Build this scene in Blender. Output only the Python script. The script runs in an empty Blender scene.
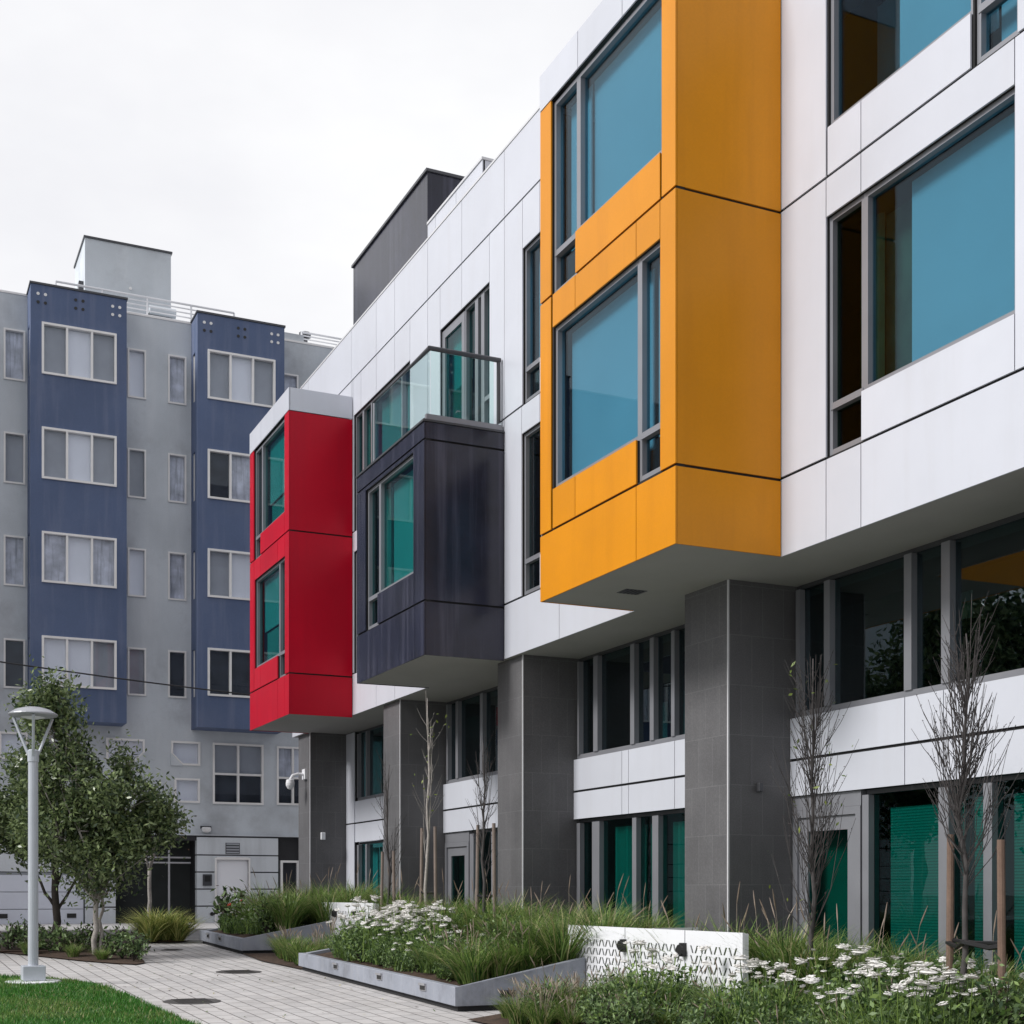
import bpy, math, random
from mathutils import Vector, Matrix, noise
R = math.radians
random.seed(7)
scene = bpy.context.scene
COL = scene.collection

# ------------------------------------------------------------------ materials
def new_mat(name):
    m = bpy.data.materials.new(name); m.use_nodes = True
    nt = m.node_tree; b = nt.nodes['Principled BSDF']
    return m, nt, b
def N(nt, t, **kw):
    n = nt.nodes.new(t)
    for k, v in kw.items(): setattr(n, k, v)
    return n
def coords(nt, scale=(1, 1, 1), kind='Object'):
    tc = N(nt, 'ShaderNodeTexCoord'); mp = N(nt, 'ShaderNodeMapping')
    mp.inputs['Scale'].default_value = scale
    nt.links.new(tc.outputs[kind], mp.inputs['Vector'])
    return mp.outputs['Vector']
def mixc(nt, fac, a, b, blend='MIX'):
    mx = N(nt, 'ShaderNodeMix', data_type='RGBA', blend_type=blend)
    for s, v in ((mx.inputs[0], fac), (mx.inputs[6], a), (mx.inputs[7], b)):
        if hasattr(v, 'is_linked') or hasattr(v, 'links'): nt.links.new(v, s)
        else: s.default_value = v if not isinstance(v, tuple) or len(v) == 4 else v + (1,)
    return mx.outputs[2]
def ramp(nt, src, p0, p1, v0=0.0, v1=1.0):
    r = N(nt, 'ShaderNodeMapRange'); r.inputs['From Min'].default_value = p0; r.inputs['From Max'].default_value = p1
    r.inputs['To Min'].default_value = v0; r.inputs['To Max'].default_value = v1
    nt.links.new(src, r.inputs['Value']); return r.outputs['Result']
def noise_tex(nt, vec, scale=5, detail=4, rough=.55):
    n = N(nt, 'ShaderNodeTexNoise'); n.inputs['Scale'].default_value = scale
    n.inputs['Detail'].default_value = detail; n.inputs['Roughness'].default_value = rough
    nt.links.new(vec, n.inputs['Vector']); return n.outputs['Fac']
def bump(nt, b, height, strength=.2, dist=.01):
    bp = N(nt, 'ShaderNodeBump'); bp.inputs['Strength'].default_value = strength; bp.inputs['Distance'].default_value = dist
    nt.links.new(height, bp.inputs['Height']); nt.links.new(bp.outputs['Normal'], b.inputs['Normal'])

def surf(name, col, rough=.5, var=.12, scale=2.0, fine=0, finescale=60, bmp=0, metal=0, spec=.5,
         island=0, streak=None, streak_amt=0, streak_scale=(3, 3, .25), stain=None, stain_amt=0, stain_scale=.8):
    m, nt, b = new_mat(name)
    v = coords(nt)
    n1 = noise_tex(nt, v, scale, 5)
    f = ramp(nt, n1, .3, .7)
    lo = tuple(c * (1 - var) for c in col); hi = tuple(min(1, c * (1 + var)) for c in col)
    c = mixc(nt, f, lo, hi)
    if island:
        g = N(nt, 'ShaderNodeNewGeometry')
        c = mixc(nt, ramp(nt, g.outputs['Random Per Island'], 0, 1, 0, 1), c, tuple([1 - island] * 3), 'MULTIPLY')
    if fine:
        n2 = noise_tex(nt, v, finescale, 3)
        c = mixc(nt, ramp(nt, n2, .3, .7, 0, 1), c, tuple([1 - fine] * 3), 'MULTIPLY')
    if stain:
        n3 = noise_tex(nt, v, stain_scale, 6, .65)
        c = mixc(nt, ramp(nt, n3, .5, .72, 0, stain_amt), c, stain)
    if streak:
        v2 = coords(nt, streak_scale)
        n4 = noise_tex(nt, v2, 2.5, 5, .6)
        c = mixc(nt, ramp(nt, n4, .5, .72, 0, streak_amt), c, streak)
    nt.links.new(c, b.inputs['Base Color'])
    b.inputs['Roughness'].default_value = rough; b.inputs['Metallic'].default_value = metal
    b.inputs['Specular IOR Level'].default_value = spec
    if bmp:
        bump(nt, b, noise_tex(nt, v, finescale, 4), bmp, .01)
    return m

def glass(name, tint, f0=.05, rough=.0, gain=.9):
    m, nt, b = new_mat(name); nt.nodes.remove(b)
    out = nt.nodes['Material Output']
    lw = N(nt, 'ShaderNodeLayerWeight'); lw.inputs['Blend'].default_value = .5
    pw = N(nt, 'ShaderNodeMath', operation='POWER'); pw.inputs[1].default_value = 5
    nt.links.new(lw.outputs['Facing'], pw.inputs[0])
    ma = N(nt, 'ShaderNodeMath', operation='MULTIPLY_ADD'); ma.inputs[1].default_value = gain; ma.inputs[2].default_value = f0
    nt.links.new(pw.outputs[0], ma.inputs[0])
    tr = N(nt, 'ShaderNodeBsdfTransparent'); tr.inputs['Color'].default_value = tint + (1,)
    gl = N(nt, 'ShaderNodeBsdfGlossy'); gl.inputs['Roughness'].default_value = rough
    gl.inputs['Color'].default_value = (.85, .93, 1, 1)
    # slight waviness of the float glass
    v = coords(nt); bp = N(nt, 'ShaderNodeBump'); bp.inputs['Strength'].default_value = .02; bp.inputs['Distance'].default_value = .02
    nt.links.new(noise_tex(nt, v, 1.3, 2), bp.inputs['Height']); nt.links.new(bp.outputs['Normal'], gl.inputs['Normal'])
    mx = N(nt, 'ShaderNodeMixShader')
    nt.links.new(ma.outputs[0], mx.inputs[0]); nt.links.new(tr.outputs[0], mx.inputs[1]); nt.links.new(gl.outputs[0], mx.inputs[2])
    nt.links.new(mx.outputs[0], out.inputs['Surface'])
    return m

M = {}
M['white_panel'] = surf('white_panel', (.615, .635, .70), .36, .03, .7, island=.09, fine=.02, finescale=3, streak=(.50, .50, .53), streak_amt=.20, streak_scale=(1.6, 1.6, .14))
M['yellow_panel'] = surf('yellow_panel', (.70, .262, .002), .38, .05, .9, island=.10, fine=.05, finescale=40, bmp=.02, spec=.28, streak=(.52, .185, .002), streak_amt=.35, streak_scale=(1.5, 1.5, .12))
M['red_panel'] = surf('red_panel', (.55, .002, .020), .33, .07, .9, island=.12, streak=(.38, .004, .02), streak_amt=.4, streak_scale=(1.5, 1.5, .12), fine=.05, finescale=40, bmp=.02, spec=.2)
M['dark_panel'] = surf('dark_panel', (.018, .019, .036), .22, .35, 1.4, fine=.1, finescale=30, streak=(.085, .085, .125), streak_amt=.6, streak_scale=(2.2, 2.2, .1),
                       stain=(.007, .007, .012), stain_amt=.9, stain_scale=.7)
M['backing'] = surf('joint_backing', (.012, .012, .013), .9)
M['soffit'] = surf('soffit_board', (.38, .37, .36), .9, .04, 1.5, fine=.06, finescale=90)
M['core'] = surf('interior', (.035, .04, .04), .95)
M['alu'] = surf('window_aluminium', (.27, .275, .30), .4, .06, 2, metal=.35)
M['dark_alu'] = surf('dark_aluminium', (.07, .072, .08), .4, .08, 2, metal=.3)
M['trim'] = surf('pier_edge_trim', (.62, .62, .64), .4, .05)
M['pane_blue'] = glass('pane_blue', (.50, .695, .765), .03, gain=.6)
M['pane_low'] = glass('pane_low', (.34, .46, .40), .012, gain=.3)
M['pane_teal'] = glass('pane_teal', (.31, .64, .63), .04, gain=.5)
M['pane_green'] = glass('pane_green', (.19, .58, .55), .03, gain=.5)
M['pane_dark'] = glass('pane_dark', (.25, .45, .45), .10, gain=.6)
M['pane_clear'] = glass('pane_clear', (.88, .97, .95), .03)
M['pane_plain'] = glass('pane_plain', (.94, .95, .97), .02, gain=.4)
M['blind'] = surf('roller_blind', (.78, .82, .84), .9, .04, .5, fine=.06, finescale=2)
M['curtain'] = surf('curtain', (.55, .58, .56), .9, .06, 2)
M['curtain_green'] = surf('green_curtain', (.10, .32, .26), .9, .1, 2)
M['curtain_olive'] = surf('olive_curtain', (.14, .15, .08), .9, .3, 3)
M['alum_blue'] = M['alu']
def slats():
    m, nt, b = new_mat('slatted_blind')
    v = coords(nt); sp = N(nt, 'ShaderNodeSeparateXYZ'); nt.links.new(v, sp.inputs[0])
    w = N(nt, 'ShaderNodeMath', operation='MULTIPLY'); w.inputs[1].default_value = 1 / .032; nt.links.new(sp.outputs['Z'], w.inputs[0])
    fr = N(nt, 'ShaderNodeMath', operation='FRACT'); nt.links.new(w.outputs[0], fr.inputs[0])
    c = mixc(nt, ramp(nt, fr.outputs[0], .55, .8), (.66, .70, .66), (.28, .32, .30))
    nt.links.new(c, b.inputs['Base Color']); b.inputs['Roughness'].default_value = .7
    bump(nt, b, fr.outputs[0], .6, .01)
    return m
M['slats'] = slats()
def stone_tile():
    m, nt, b = new_mat('dark_stone_tile')
    tc = N(nt, 'ShaderNodeTexCoord'); sp = N(nt, 'ShaderNodeSeparateXYZ'); nt.links.new(tc.outputs['Object'], sp.inputs[0])
    ad = N(nt, 'ShaderNodeMath', operation='ADD'); nt.links.new(sp.outputs['X'], ad.inputs[0]); nt.links.new(sp.outputs['Y'], ad.inputs[1])
    cb = N(nt, 'ShaderNodeCombineXYZ'); nt.links.new(ad.outputs[0], cb.inputs[0]); nt.links.new(sp.outputs['Z'], cb.inputs[1])
    br = N(nt, 'ShaderNodeTexBrick'); br.inputs['Scale'].default_value = 1; br.inputs['Brick Width'].default_value = .31
    br.inputs['Row Height'].default_value = .6; br.inputs['Mortar Size'].default_value = .004; br.offset = .5
    br.inputs['Color1'].default_value = (.105, .103, .107, 1); br.inputs['Color2'].default_value = (.115, .113, .117, 1); br.inputs['Mortar'].default_value = (.155, .155, .16, 1)
    nt.links.new(cb.outputs[0], br.inputs['Vector'])
    n = noise_tex(nt, tc.outputs['Object'], 1.2, 6, .65)
    c = mixc(nt, ramp(nt, n, .35, .7, 0, .55), br.outputs['Color'], (.60, .60, .61), 'MULTIPLY')
    n2 = noise_tex(nt, tc.outputs['Object'], 75, 3)
    c = mixc(nt, ramp(nt, n2, .45, .62, 0, 1), c, (1.3, 1.3, 1.31), 'MULTIPLY')
    v2 = coords(nt, (4, 4, .2)); n4 = noise_tex(nt, v2, 2.5, 4)
    c = mixc(nt, ramp(nt, n4, .55, .75, 0, .4), c, (.14, .14, .145))
    nt.links.new(c, b.inputs['Base Color']); b.inputs['Roughness'].default_value = .55
    return m
M['stone'] = stone_tile()
M['concrete'] = surf('planter_concrete', (.29, .31, .36), .75, .13, 2.5, fine=.12, finescale=120, bmp=.15, stain=(.13, .135, .15), stain_amt=.7, stain_scale=2.2,
                     streak=(.36, .37, .40), streak_amt=.5, streak_scale=(3, 3, .6))
M['kick'] = surf('toe_kick', (.02, .02, .022), .9)
M['soil'] = surf('bark_mulch', (.075, .045, .03), .95, .4, 9, fine=.5, finescale=45, bmp=.9)
M['fixture'] = surf('step_light_metal', (.42, .42, .44), .4, .08, 4, metal=.5)
M['lamp_grey'] = surf('lamp_head_grey', (.36, .37, .40), .4, .05, 3, metal=.3)
M['black'] = surf('black_metal', (.012, .012, .013), .45)
M['white_metal'] = surf('white_painted_metal', (.78, .79, .82), .4, .04, 2)
M['galv'] = surf('galvanised_pole', (.50, .53, .58), .4, .05, 3, metal=.25)
M['grey_wall'] = surf('grey_stucco', (.56, .60, .64), .9, .12, .5, fine=.06, finescale=25, bmp=.1, stain=(.30, .31, .33), stain_amt=.7, stain_scale=.45,
                      streak=(.68, .70, .73), streak_amt=.3, streak_scale=(.8, .8, .1))
M['blue_wall'] = surf('blue_stucco', (.094, .131, .232), .85, .12, .4, fine=.08, finescale=20, bmp=.1, stain=(.14, .17, .26), stain_amt=.5, stain_scale=.5,
                      streak=(.22, .24, .33), streak_amt=.3, streak_scale=(1.6, 1.6, .12))
M['blue_base'] = surf('pale_grey_stucco', (.62, .655, .69), .9, .07, .6, fine=.05, finescale=25, bmp=.1, streak=(.40, .42, .44), streak_amt=.4, streak_scale=(1, 1, .15))
M['cream_frame'] = surf('window_frame_white', (.80, .79, .78), .5, .05)
M['white_blind'] = surf('white_blind', (.86, .88, .92), .9, .04, 1)
M['grey_screen'] = surf('grey_insect_screen', (.36, .38, .41), .9, .10, 1.2)
M['dark_room_fill'] = surf('dark_window_interior', (.035, .042, .055), .9, .4, 2)  # dark sheet behind the pane, standing in for an unlit room
M['lace'] = surf('lace_curtain', (.58, .60, .66), .9, .3, 2.5, streak=(.12, .13, .16), streak_amt=.7, streak_scale=(4, 4, .3))
M['garage'] = surf('garage_door_white', (.64, .67, .75), .6, .05, 1)
M['door_white'] = surf('door_white', (.84, .85, .89), .5, .03, 1)
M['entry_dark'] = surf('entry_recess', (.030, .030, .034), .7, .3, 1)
M['asphalt'] = surf('asphalt', (.085, .085, .09), .9, .15, 1, fine=.3, finescale=80, bmp=.3)
M['sidewalk'] = surf('sidewalk_concrete', (.42, .41, .41), .9, .08, .7, fine=.1, finescale=60, bmp=.1)
M['ground'] = surf('ground_far', (.20, .20, .19), .95, .15, .1)
def pavers():
    m, nt, b = new_mat('concrete_pavers')
    tc = N(nt, 'ShaderNodeTexCoord'); mp = N(nt, 'ShaderNodeMapping'); mp.inputs['Rotation'].default_value = (0, 0, R(90))
    nt.links.new(tc.outputs['Object'], mp.inputs['Vector'])
    br = N(nt, 'ShaderNodeTexBrick'); br.inputs['Scale'].default_value = 1; br.inputs['Brick Width'].default_value = .42
    br.inputs['Row Height'].default_value = .21; br.inputs['Mortar Size'].default_value = .009; br.inputs['Mortar Smooth'].default_value = .2; br.offset = .5
    br.inputs['Color1'].default_value = (.47, .46, .46, 1); br.inputs['Color2'].default_value = (.56, .545, .54, 1); br.inputs['Mortar'].default_value = (.16, .15, .145, 1)
    br.inputs['Bias'].default_value = .1
    nt.links.new(mp.outputs[0], br.inputs['Vector'])
    n = noise_tex(nt, tc.outputs['Object'], .8, 6, .65)
    c = mixc(nt, ramp(nt, n, .35, .7, 0, .35), br.outputs['Color'], (.66, .64, .63), 'MULTIPLY')
    n2 = noise_tex(nt, tc.outputs['Object'], 70, 3)
    c = mixc(nt, ramp(nt, n2, .35, .7, 0, .3), c, (.62, .61, .6), 'MULTIPLY')
    n3 = noise_tex(nt, tc.outputs['Object'], 3.2, 3, .7)
    c = mixc(nt, ramp(nt, n3, .60, .72, 0, .4), c, (.5, .47, .45), 'MULTIPLY')
    n5 = noise_tex(nt, tc.outputs['Object'], .35, 4, .6)
    c = mixc(nt, ramp(nt, n5, .5, .62, 0, .3), c, (.72, .70, .68), 'MULTIPLY')
    nt.links.new(c, b.inputs['Base Color']); b.inputs['Roughness'].default_value = .85
    inv = N(nt, 'ShaderNodeMath', operation='SUBTRACT'); inv.inputs[0].default_value = 1; nt.links.new(br.outputs['Fac'], inv.inputs[1])
    bump(nt, b, inv.outputs[0], .6, .006)
    return m
M['pavers'] = pavers()
def leafmat(name, a, bb, trans=.25, rough=.5):
    m, nt, b = new_mat(name)
    g = N(nt, 'ShaderNodeNewGeometry')
    c = mixc(nt, g.outputs['Random Per Island'], a, bb)
    nt.links.new(c, b.inputs['Base Color']); b.inputs['Roughness'].default_value = rough
    tl = N(nt, 'ShaderNodeBsdfTranslucent'); nt.links.new(c, tl.inputs['Color'])
    mx = N(nt, 'ShaderNodeMixShader'); mx.inputs[0].default_value = trans
    out = nt.nodes['Material Output']
    nt.links.new(b.outputs[0], mx.inputs[1]); nt.links.new(tl.outputs[0], mx.inputs[2]); nt.links.new(mx.outputs[0], out.inputs['Surface'])
    return m
M['leaf'] = leafmat('tree_leaves', (.014, .038, .014), (.26, .33, .14), trans=.25, rough=.28)
M['leaf_dark'] = leafmat('shrub_leaves', (.018, .05, .016), (.22, .32, .12))
M['leaf_fresh'] = leafmat('fresh_leaves', (.10, .16, .03), (.25, .30, .06))
M['grass'] = leafmat('grass_blades', (.018, .075, .012), (.30, .43, .11), .35)
M['grass_yellow'] = leafmat('yellow_grass_blades', (.14, .20, .03), (.68, .66, .26), .35)
M['plume'] = leafmat('grass_plumes', (.22, .16, .12), (.52, .44, .36))
M['straw'] = leafmat('straw_blades', (.28, .26, .10), (.55, .50, .28))
M['lawn'] = leafmat('lawn_blades', (.02, .10, .008), (.09, .28, .035))
M['lawn_base'] = surf('lawn_soil', (.03, .075, .015), .95, .3, 6, fine=.4, finescale=60)
M['flower'] = leafmat('white_flowers', (.70, .68, .64), (.86, .85, .83), .15, .8)
M['flower_red'] = leafmat('red_flowers', (.5, .02, .02), (.7, .08, .05), .15, .8)
M['bark_pale'] = surf('pale_bark', (.40, .37, .34), .9, .25, 6, fine=.3, finescale=40, bmp=.4)
M['bark_dark'] = surf('dark_bark', (.07, .058, .05), .9, .3, 8, fine=.3, finescale=60, bmp=.4)
M['bark_grey'] = surf('grey_twig_bark', (.062, .056, .055), .9, .3, 8)
M['stake'] = surf('weathered_stake_wood', (.175, .115, .085), .85, .25, 3, fine=.2, finescale=50, streak=(.12, .07, .05), streak_amt=.6, streak_scale=(8, 8, .5))
M['stake_grey'] = surf('grey_stake_wood', (.22, .175, .15), .9, .25, 3, fine=.2, finescale=50)
M['iron'] = surf('cast_iron', (.07, .066, .064), .75, .2, 6, fine=.3, finescale=50, bmp=.3)
M['vent_white'] = surf('drain_ring_white', (.75, .75, .75), .5)
M['cable'] = surf('cable_sheath', (.02, .02, .022), .6)

# ------------------------------------------------------------------ mesh builder
class MB:
    def __init__(s): s.v = []; s.f = []; s.m = []; s.mats = []
    def mi(s, m):
        m = M[m] if isinstance(m, str) else m
        if m not in s.mats: s.mats.append(m)
        return s.mats.index(m)
    def face(s, pts, m):
        b = len(s.v); s.v += [tuple(p) for p in pts]; s.f.append(tuple(range(b, b + len(pts)))); s.m.append(s.mi(m))
    def box(s, x0, x1, y0, y1, z0, z1, m):
        b = len(s.v); i = s.mi(m)
        s.v += [(x, y, z) for z in (z0, z1) for (x, y) in ((x0, y0), (x1, y0), (x1, y1), (x0, y1))]
        for f in ((3, 2, 1, 0), (4, 5, 6, 7), (0, 1, 5, 4), (1, 2, 6, 5), (2, 3, 7, 6), (3, 0, 4, 7)):
            s.f.append(tuple(b + k for k in f)); s.m.append(i)
        return s
    def prism(s, poly, z0, z1, m):          # poly in xy, z0/z1 number or list
        n = len(poly); b = len(s.v); i = s.mi(m)
        za = z0 if isinstance(z0, (list, tuple)) else [z0] * n; zb = z1 if isinstance(z1, (list, tuple)) else [z1] * n
        s.v += [(p[0], p[1], za[k]) for k, p in enumerate(poly)] + [(p[0], p[1], zb[k]) for k, p in enumerate(poly)]
        s.f.append(tuple(b + k for k in reversed(range(n)))); s.m.append(i)
        s.f.append(tuple(b + n + k for k in range(n))); s.m.append(i)
        for k in range(n):
            q = (k + 1) % n; s.f.append((b + k, b + q, b + n + q, b + n + k)); s.m.append(i)
        return s
    def tube(s, pts, rad, m, sides=8, cap=True):
        i = s.mi(m); pts = [Vector(p) for p in pts]; n = len(pts)
        if not isinstance(rad, (list, tuple)): rad = [rad] * n
        b = len(s.v); up = None
        for k in range(n):
            d = (pts[min(k + 1, n - 1)] - pts[max(k - 1, 0)]).normalized()
            if up is None: up = Vector((1, 0, 0)) if abs(d.x) < .8 else Vector((0, 1, 0))
            a = d.cross(up).normalized(); c = d.cross(a).normalized(); up = c.cross(d) * -1 if False else up
            for j in range(sides):
                t = 2 * math.pi * j / sides; s.v.append(tuple(pts[k] + (a * math.cos(t) + c * math.sin(t)) * rad[k]))
        for k in range(n - 1):
            for j in range(sides):
                q = (j + 1) % sides
                s.f.append((b + k * sides + j, b + k * sides + q, b + (k + 1) * sides + q, b + (k + 1) * sides + j)); s.m.append(i)
        if cap:
            s.f.append(tuple(b + j for j in reversed(range(sides)))); s.m.append(i)
            s.f.append(tuple(b + (n - 1) * sides + j for j in range(sides))); s.m.append(i)
        return s
    def lathe(s, prof, m, c=(0, 0, 0), seg=24):
        i = s.mi(m); b = len(s.v); n = len(prof)
        for r, z in prof:
            for j in range(seg):
                t = 2 * math.pi * j / seg; s.v.append((c[0] + r * math.cos(t), c[1] + r * math.sin(t), c[2] + z))
        for k in range(n - 1):
            for j in range(seg):
                q = (j + 1) % seg
                s.f.append((b + k * seg + j, b + k * seg + q, b + (k + 1) * seg + q, b + (k + 1) * seg + j)); s.m.append(i)
        s.f.append(tuple(b + j for j in reversed(range(seg)))); s.m.append(i)
        s.f.append(tuple(b + (n - 1) * seg + j for j in range(seg))); s.m.append(i)
        return s
    def mesh(s, name):
        me = bpy.data.meshes.new(name); me.from_pydata(s.v, [], s.f)
        for m in s.mats: me.materials.append(m)
        me.polygons.foreach_set('material_index', s.m); me.update(); return me
    def build(s, name, parent=None, smooth=False, bevel=0):
        o = bpy.data.objects.new(name, s.mesh(name)); COL.objects.link(o)
        if smooth: o.data.polygons.foreach_set('use_smooth', [True] * len(o.data.polygons))
        if bevel:
            bv = o.modifiers.new('bevel', 'BEVEL'); bv.width = bevel; bv.segments = 2; bv.limit_method = 'ANGLE'; bv.angle_limit = R(40)
        if parent: o.parent = parent
        return o
def tag(o, label=None, cat=None, group=None, kind=None):
    for k, v in (('label', label), ('category', cat), ('group', group), ('kind', kind)):
        if v: o[k] = v
    return o
def thing(name, label, cat, loc=(0, 0, 0), group=None):
    o = bpy.data.objects.new(name, None); COL.objects.link(o); o.location = loc; o.empty_display_size = .2
    return tag(o, label, cat, group)

# ------------------------------------------------------------------ ground
def gz(y): return .025 * min(max(y, -30), 28.4)
def sheet(name, poly_x, ys, dz, m, label=None, kind='structure'):
    b = MB(); x0, x1 = poly_x
    for a, c in zip(ys[:-1], ys[1:]):
        b.face([(x0, a, gz(a) + dz), (x1, a, gz(a) + dz), (x1, c, gz(c) + dz), (x0, c, gz(c) + dz)], m)
    o = b.build(name); o['kind'] = kind; return o
sheet('ground', (-400, 400), [-400, -30, 0, 14, 28.4, 500], -.012, 'ground')
sheet('plaza_paving', (-30, 12), [-30, 0, 14, 28.4, 28.75], 0, 'pavers')
sheet('road', (-60, 60), [28.75, 35.4], -.004, 'asphalt')
b = MB().box(-60, 60, 35.4, 42.2, .45, .80, 'sidewalk'); o = b.build('sidewalk', bevel=.02); o['kind'] = 'structure'
b = MB().box(-60, 9, 28.55, 28.75, .4, gz(28.7) + .02, 'sidewalk'); o = b.build('kerb', bevel=.01); o['kind'] = 'structure'

# lawn: raised sheet with a curved edge and grass blades
edge = [(-12, 21.0), (1.2, 20.75), (1.61, 20.4), (2.05, 20.15), (2.37, 19.72), (2.62, 18.95), (2.77, 18.1), (2.83, 17.2), (2.84, 16.3), (2.88, 15.4), (2.92, 14.5), (3.0, 13), (3.05, 11), (3.05, 2)]
poly = edge + [(-12, 2)]
b = MB(); rows = []
b.face([(x, y, gz(y) + .03) for x, y in reversed(poly)], 'lawn_base')
for (xa, ya), (xb, yb) in zip(edge[:-1], edge[1:]):
    b.face([(xa, ya, gz(ya) - .02), (xb, yb, gz(yb) - .02), (xb, yb, gz(yb) + .03), (xa, ya, gz(ya) + .03)], 'soil')
o = b.build('lawn'); o['kind'] = 'structure'
def inside(x, y, pl):
    c = False; j = len(pl) - 1
    for i in range(len(pl)):
        if (pl[i][1] > y) != (pl[j][1] > y) and x < (pl[j][0] - pl[i][0]) * (y - pl[i][1]) / (pl[j][1] - pl[i][1]) + pl[i][0]: c = not c
        j = i
    return c
b = MB(); rnd = random.Random(3)
k = 0
while k < 42000:
    x = rnd.uniform(.6, 3.1); y = rnd.uniform(12.6, 21.0)
    if not inside(x, y, poly): continue
    k += 1
    a = rnd.uniform(0, 6.28); h = rnd.uniform(.03, .075) * (.8 + .5 * noise.noise((x * 2, y * 2, 0))); w = .006
    dx, dy = math.cos(a), math.sin(a); l = rnd.uniform(-.03, .03); q = rnd.uniform(-.03, .03); z = gz(y) + .028
    b.face([(x - dx * w, y - dy * w, z), (x + dx * w, y + dy * w, z), (x + l, y + q, z + h)], 'straw' if rnd.random() < .035 + .10 * max(0, noise.noise((x * 1.3, y * 1.3, 5))) else 'grass' if noise.noise((x * .9, y * .9, 9)) > rnd.uniform(-.1, .6) else 'lawn')
o = b.build('lawn_grass'); tag(o, 'short bright green mown grass of the lawn around the lamp', 'grass', kind='stuff')

# ------------------------------------------------------------------ walls with joints
def minus(rect, ops, eps=1e-4):
    a0, a1, z0, z1 = rect
    ops = [o for o in ops if o[0] < a1 - eps and o[1] > a0 + eps and o[2] < z1 - eps and o[3] > z0 + eps]
    if not ops: return [rect]
    cs = sorted({a0, a1} | {min(max(v, a0), a1) for o in ops for v in o[:2]})
    out = []
    for c0, c1 in zip(cs[:-1], cs[1:]):
        if c1 - c0 < eps: continue
        iv = sorted((max(o[2], z0), min(o[3], z1)) for o in ops if o[0] < c1 - eps and o[1] > c0 + eps)
        z = z0
        for lo, hi in iv:
            if lo > z + eps: out.append((c0, c1, z, lo))
            z = max(z, hi)
        if z < z1 - eps: out.append((c0, c1, z, z1))
    return out
def panels(b, axis, p, a0, a1, bands, m, ops=(), seams=(), th=.02, vgap=.012, hgap=.032, back=True, sign=1):
    """panels on the plane axis=p whose outside is towards -axis; joints are real gaps over a dark backing"""
    for z0, z1 in zip(bands[:-1], bands[1:]):
        bi = bands.index(z0); sm_ = [q[0] if isinstance(q, tuple) else q for q in seams if not isinstance(q, tuple) or bi in q[1:]]
        cs = sorted({a0, a1} | {s for s in sm_ if a0 < s < a1})
        for c0, c1 in zip(cs[:-1], cs[1:]):
            for (u0, u1, w0, w1) in minus((c0, c1, z0, z1), ops):
                ga = vgap / 2
                lo = w0 + (hgap / 2 if abs(w0 - z0) < 1e-3 and z0 != bands[0] else 0); hi = w1 - (hgap / 2 if abs(w1 - z1) < 1e-3 and z1 != bands[-1] else 0)
                if u1 - u0 < .03 or hi - lo < .02: continue
                g0 = ga if u0 > a0 + .001 else 0; g1 = ga if u1 < a1 - .001 else 0
                if axis == 'x': b.box(p, p + th * sign, u0 + g0, u1 - g1, lo, hi, m) if sign > 0 else b.box(p - th, p, u0 + g0, u1 - g1, lo, hi, m)
                else: b.box(u0 + g0, u1 - g1, p, p + th, lo, hi, m) if sign > 0 else b.box(u0 + g0, u1 - g1, p - th, p, lo, hi, m)
    if back:
        for (u0, u1, w0, w1) in minus((a0, a1, bands[0], bands[-1]), ops):
            q0, q1 = (p + th + .004, p + th + .10) if sign > 0 else (p - th - .10, p - th - .004)
            e = .004; w0 += .11 if abs(w0 - bands[0]) < 1e-3 else 0
            if w1 - w0 < .03: continue
            if axis == 'x': b.box(q0, q1, u0 + e, u1 - e, w0 + e, w1 - e, 'backing')
            else: b.box(u0 + e, u1 - e, q0, q1, w0 + e, w1 - e, 'backing')

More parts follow.
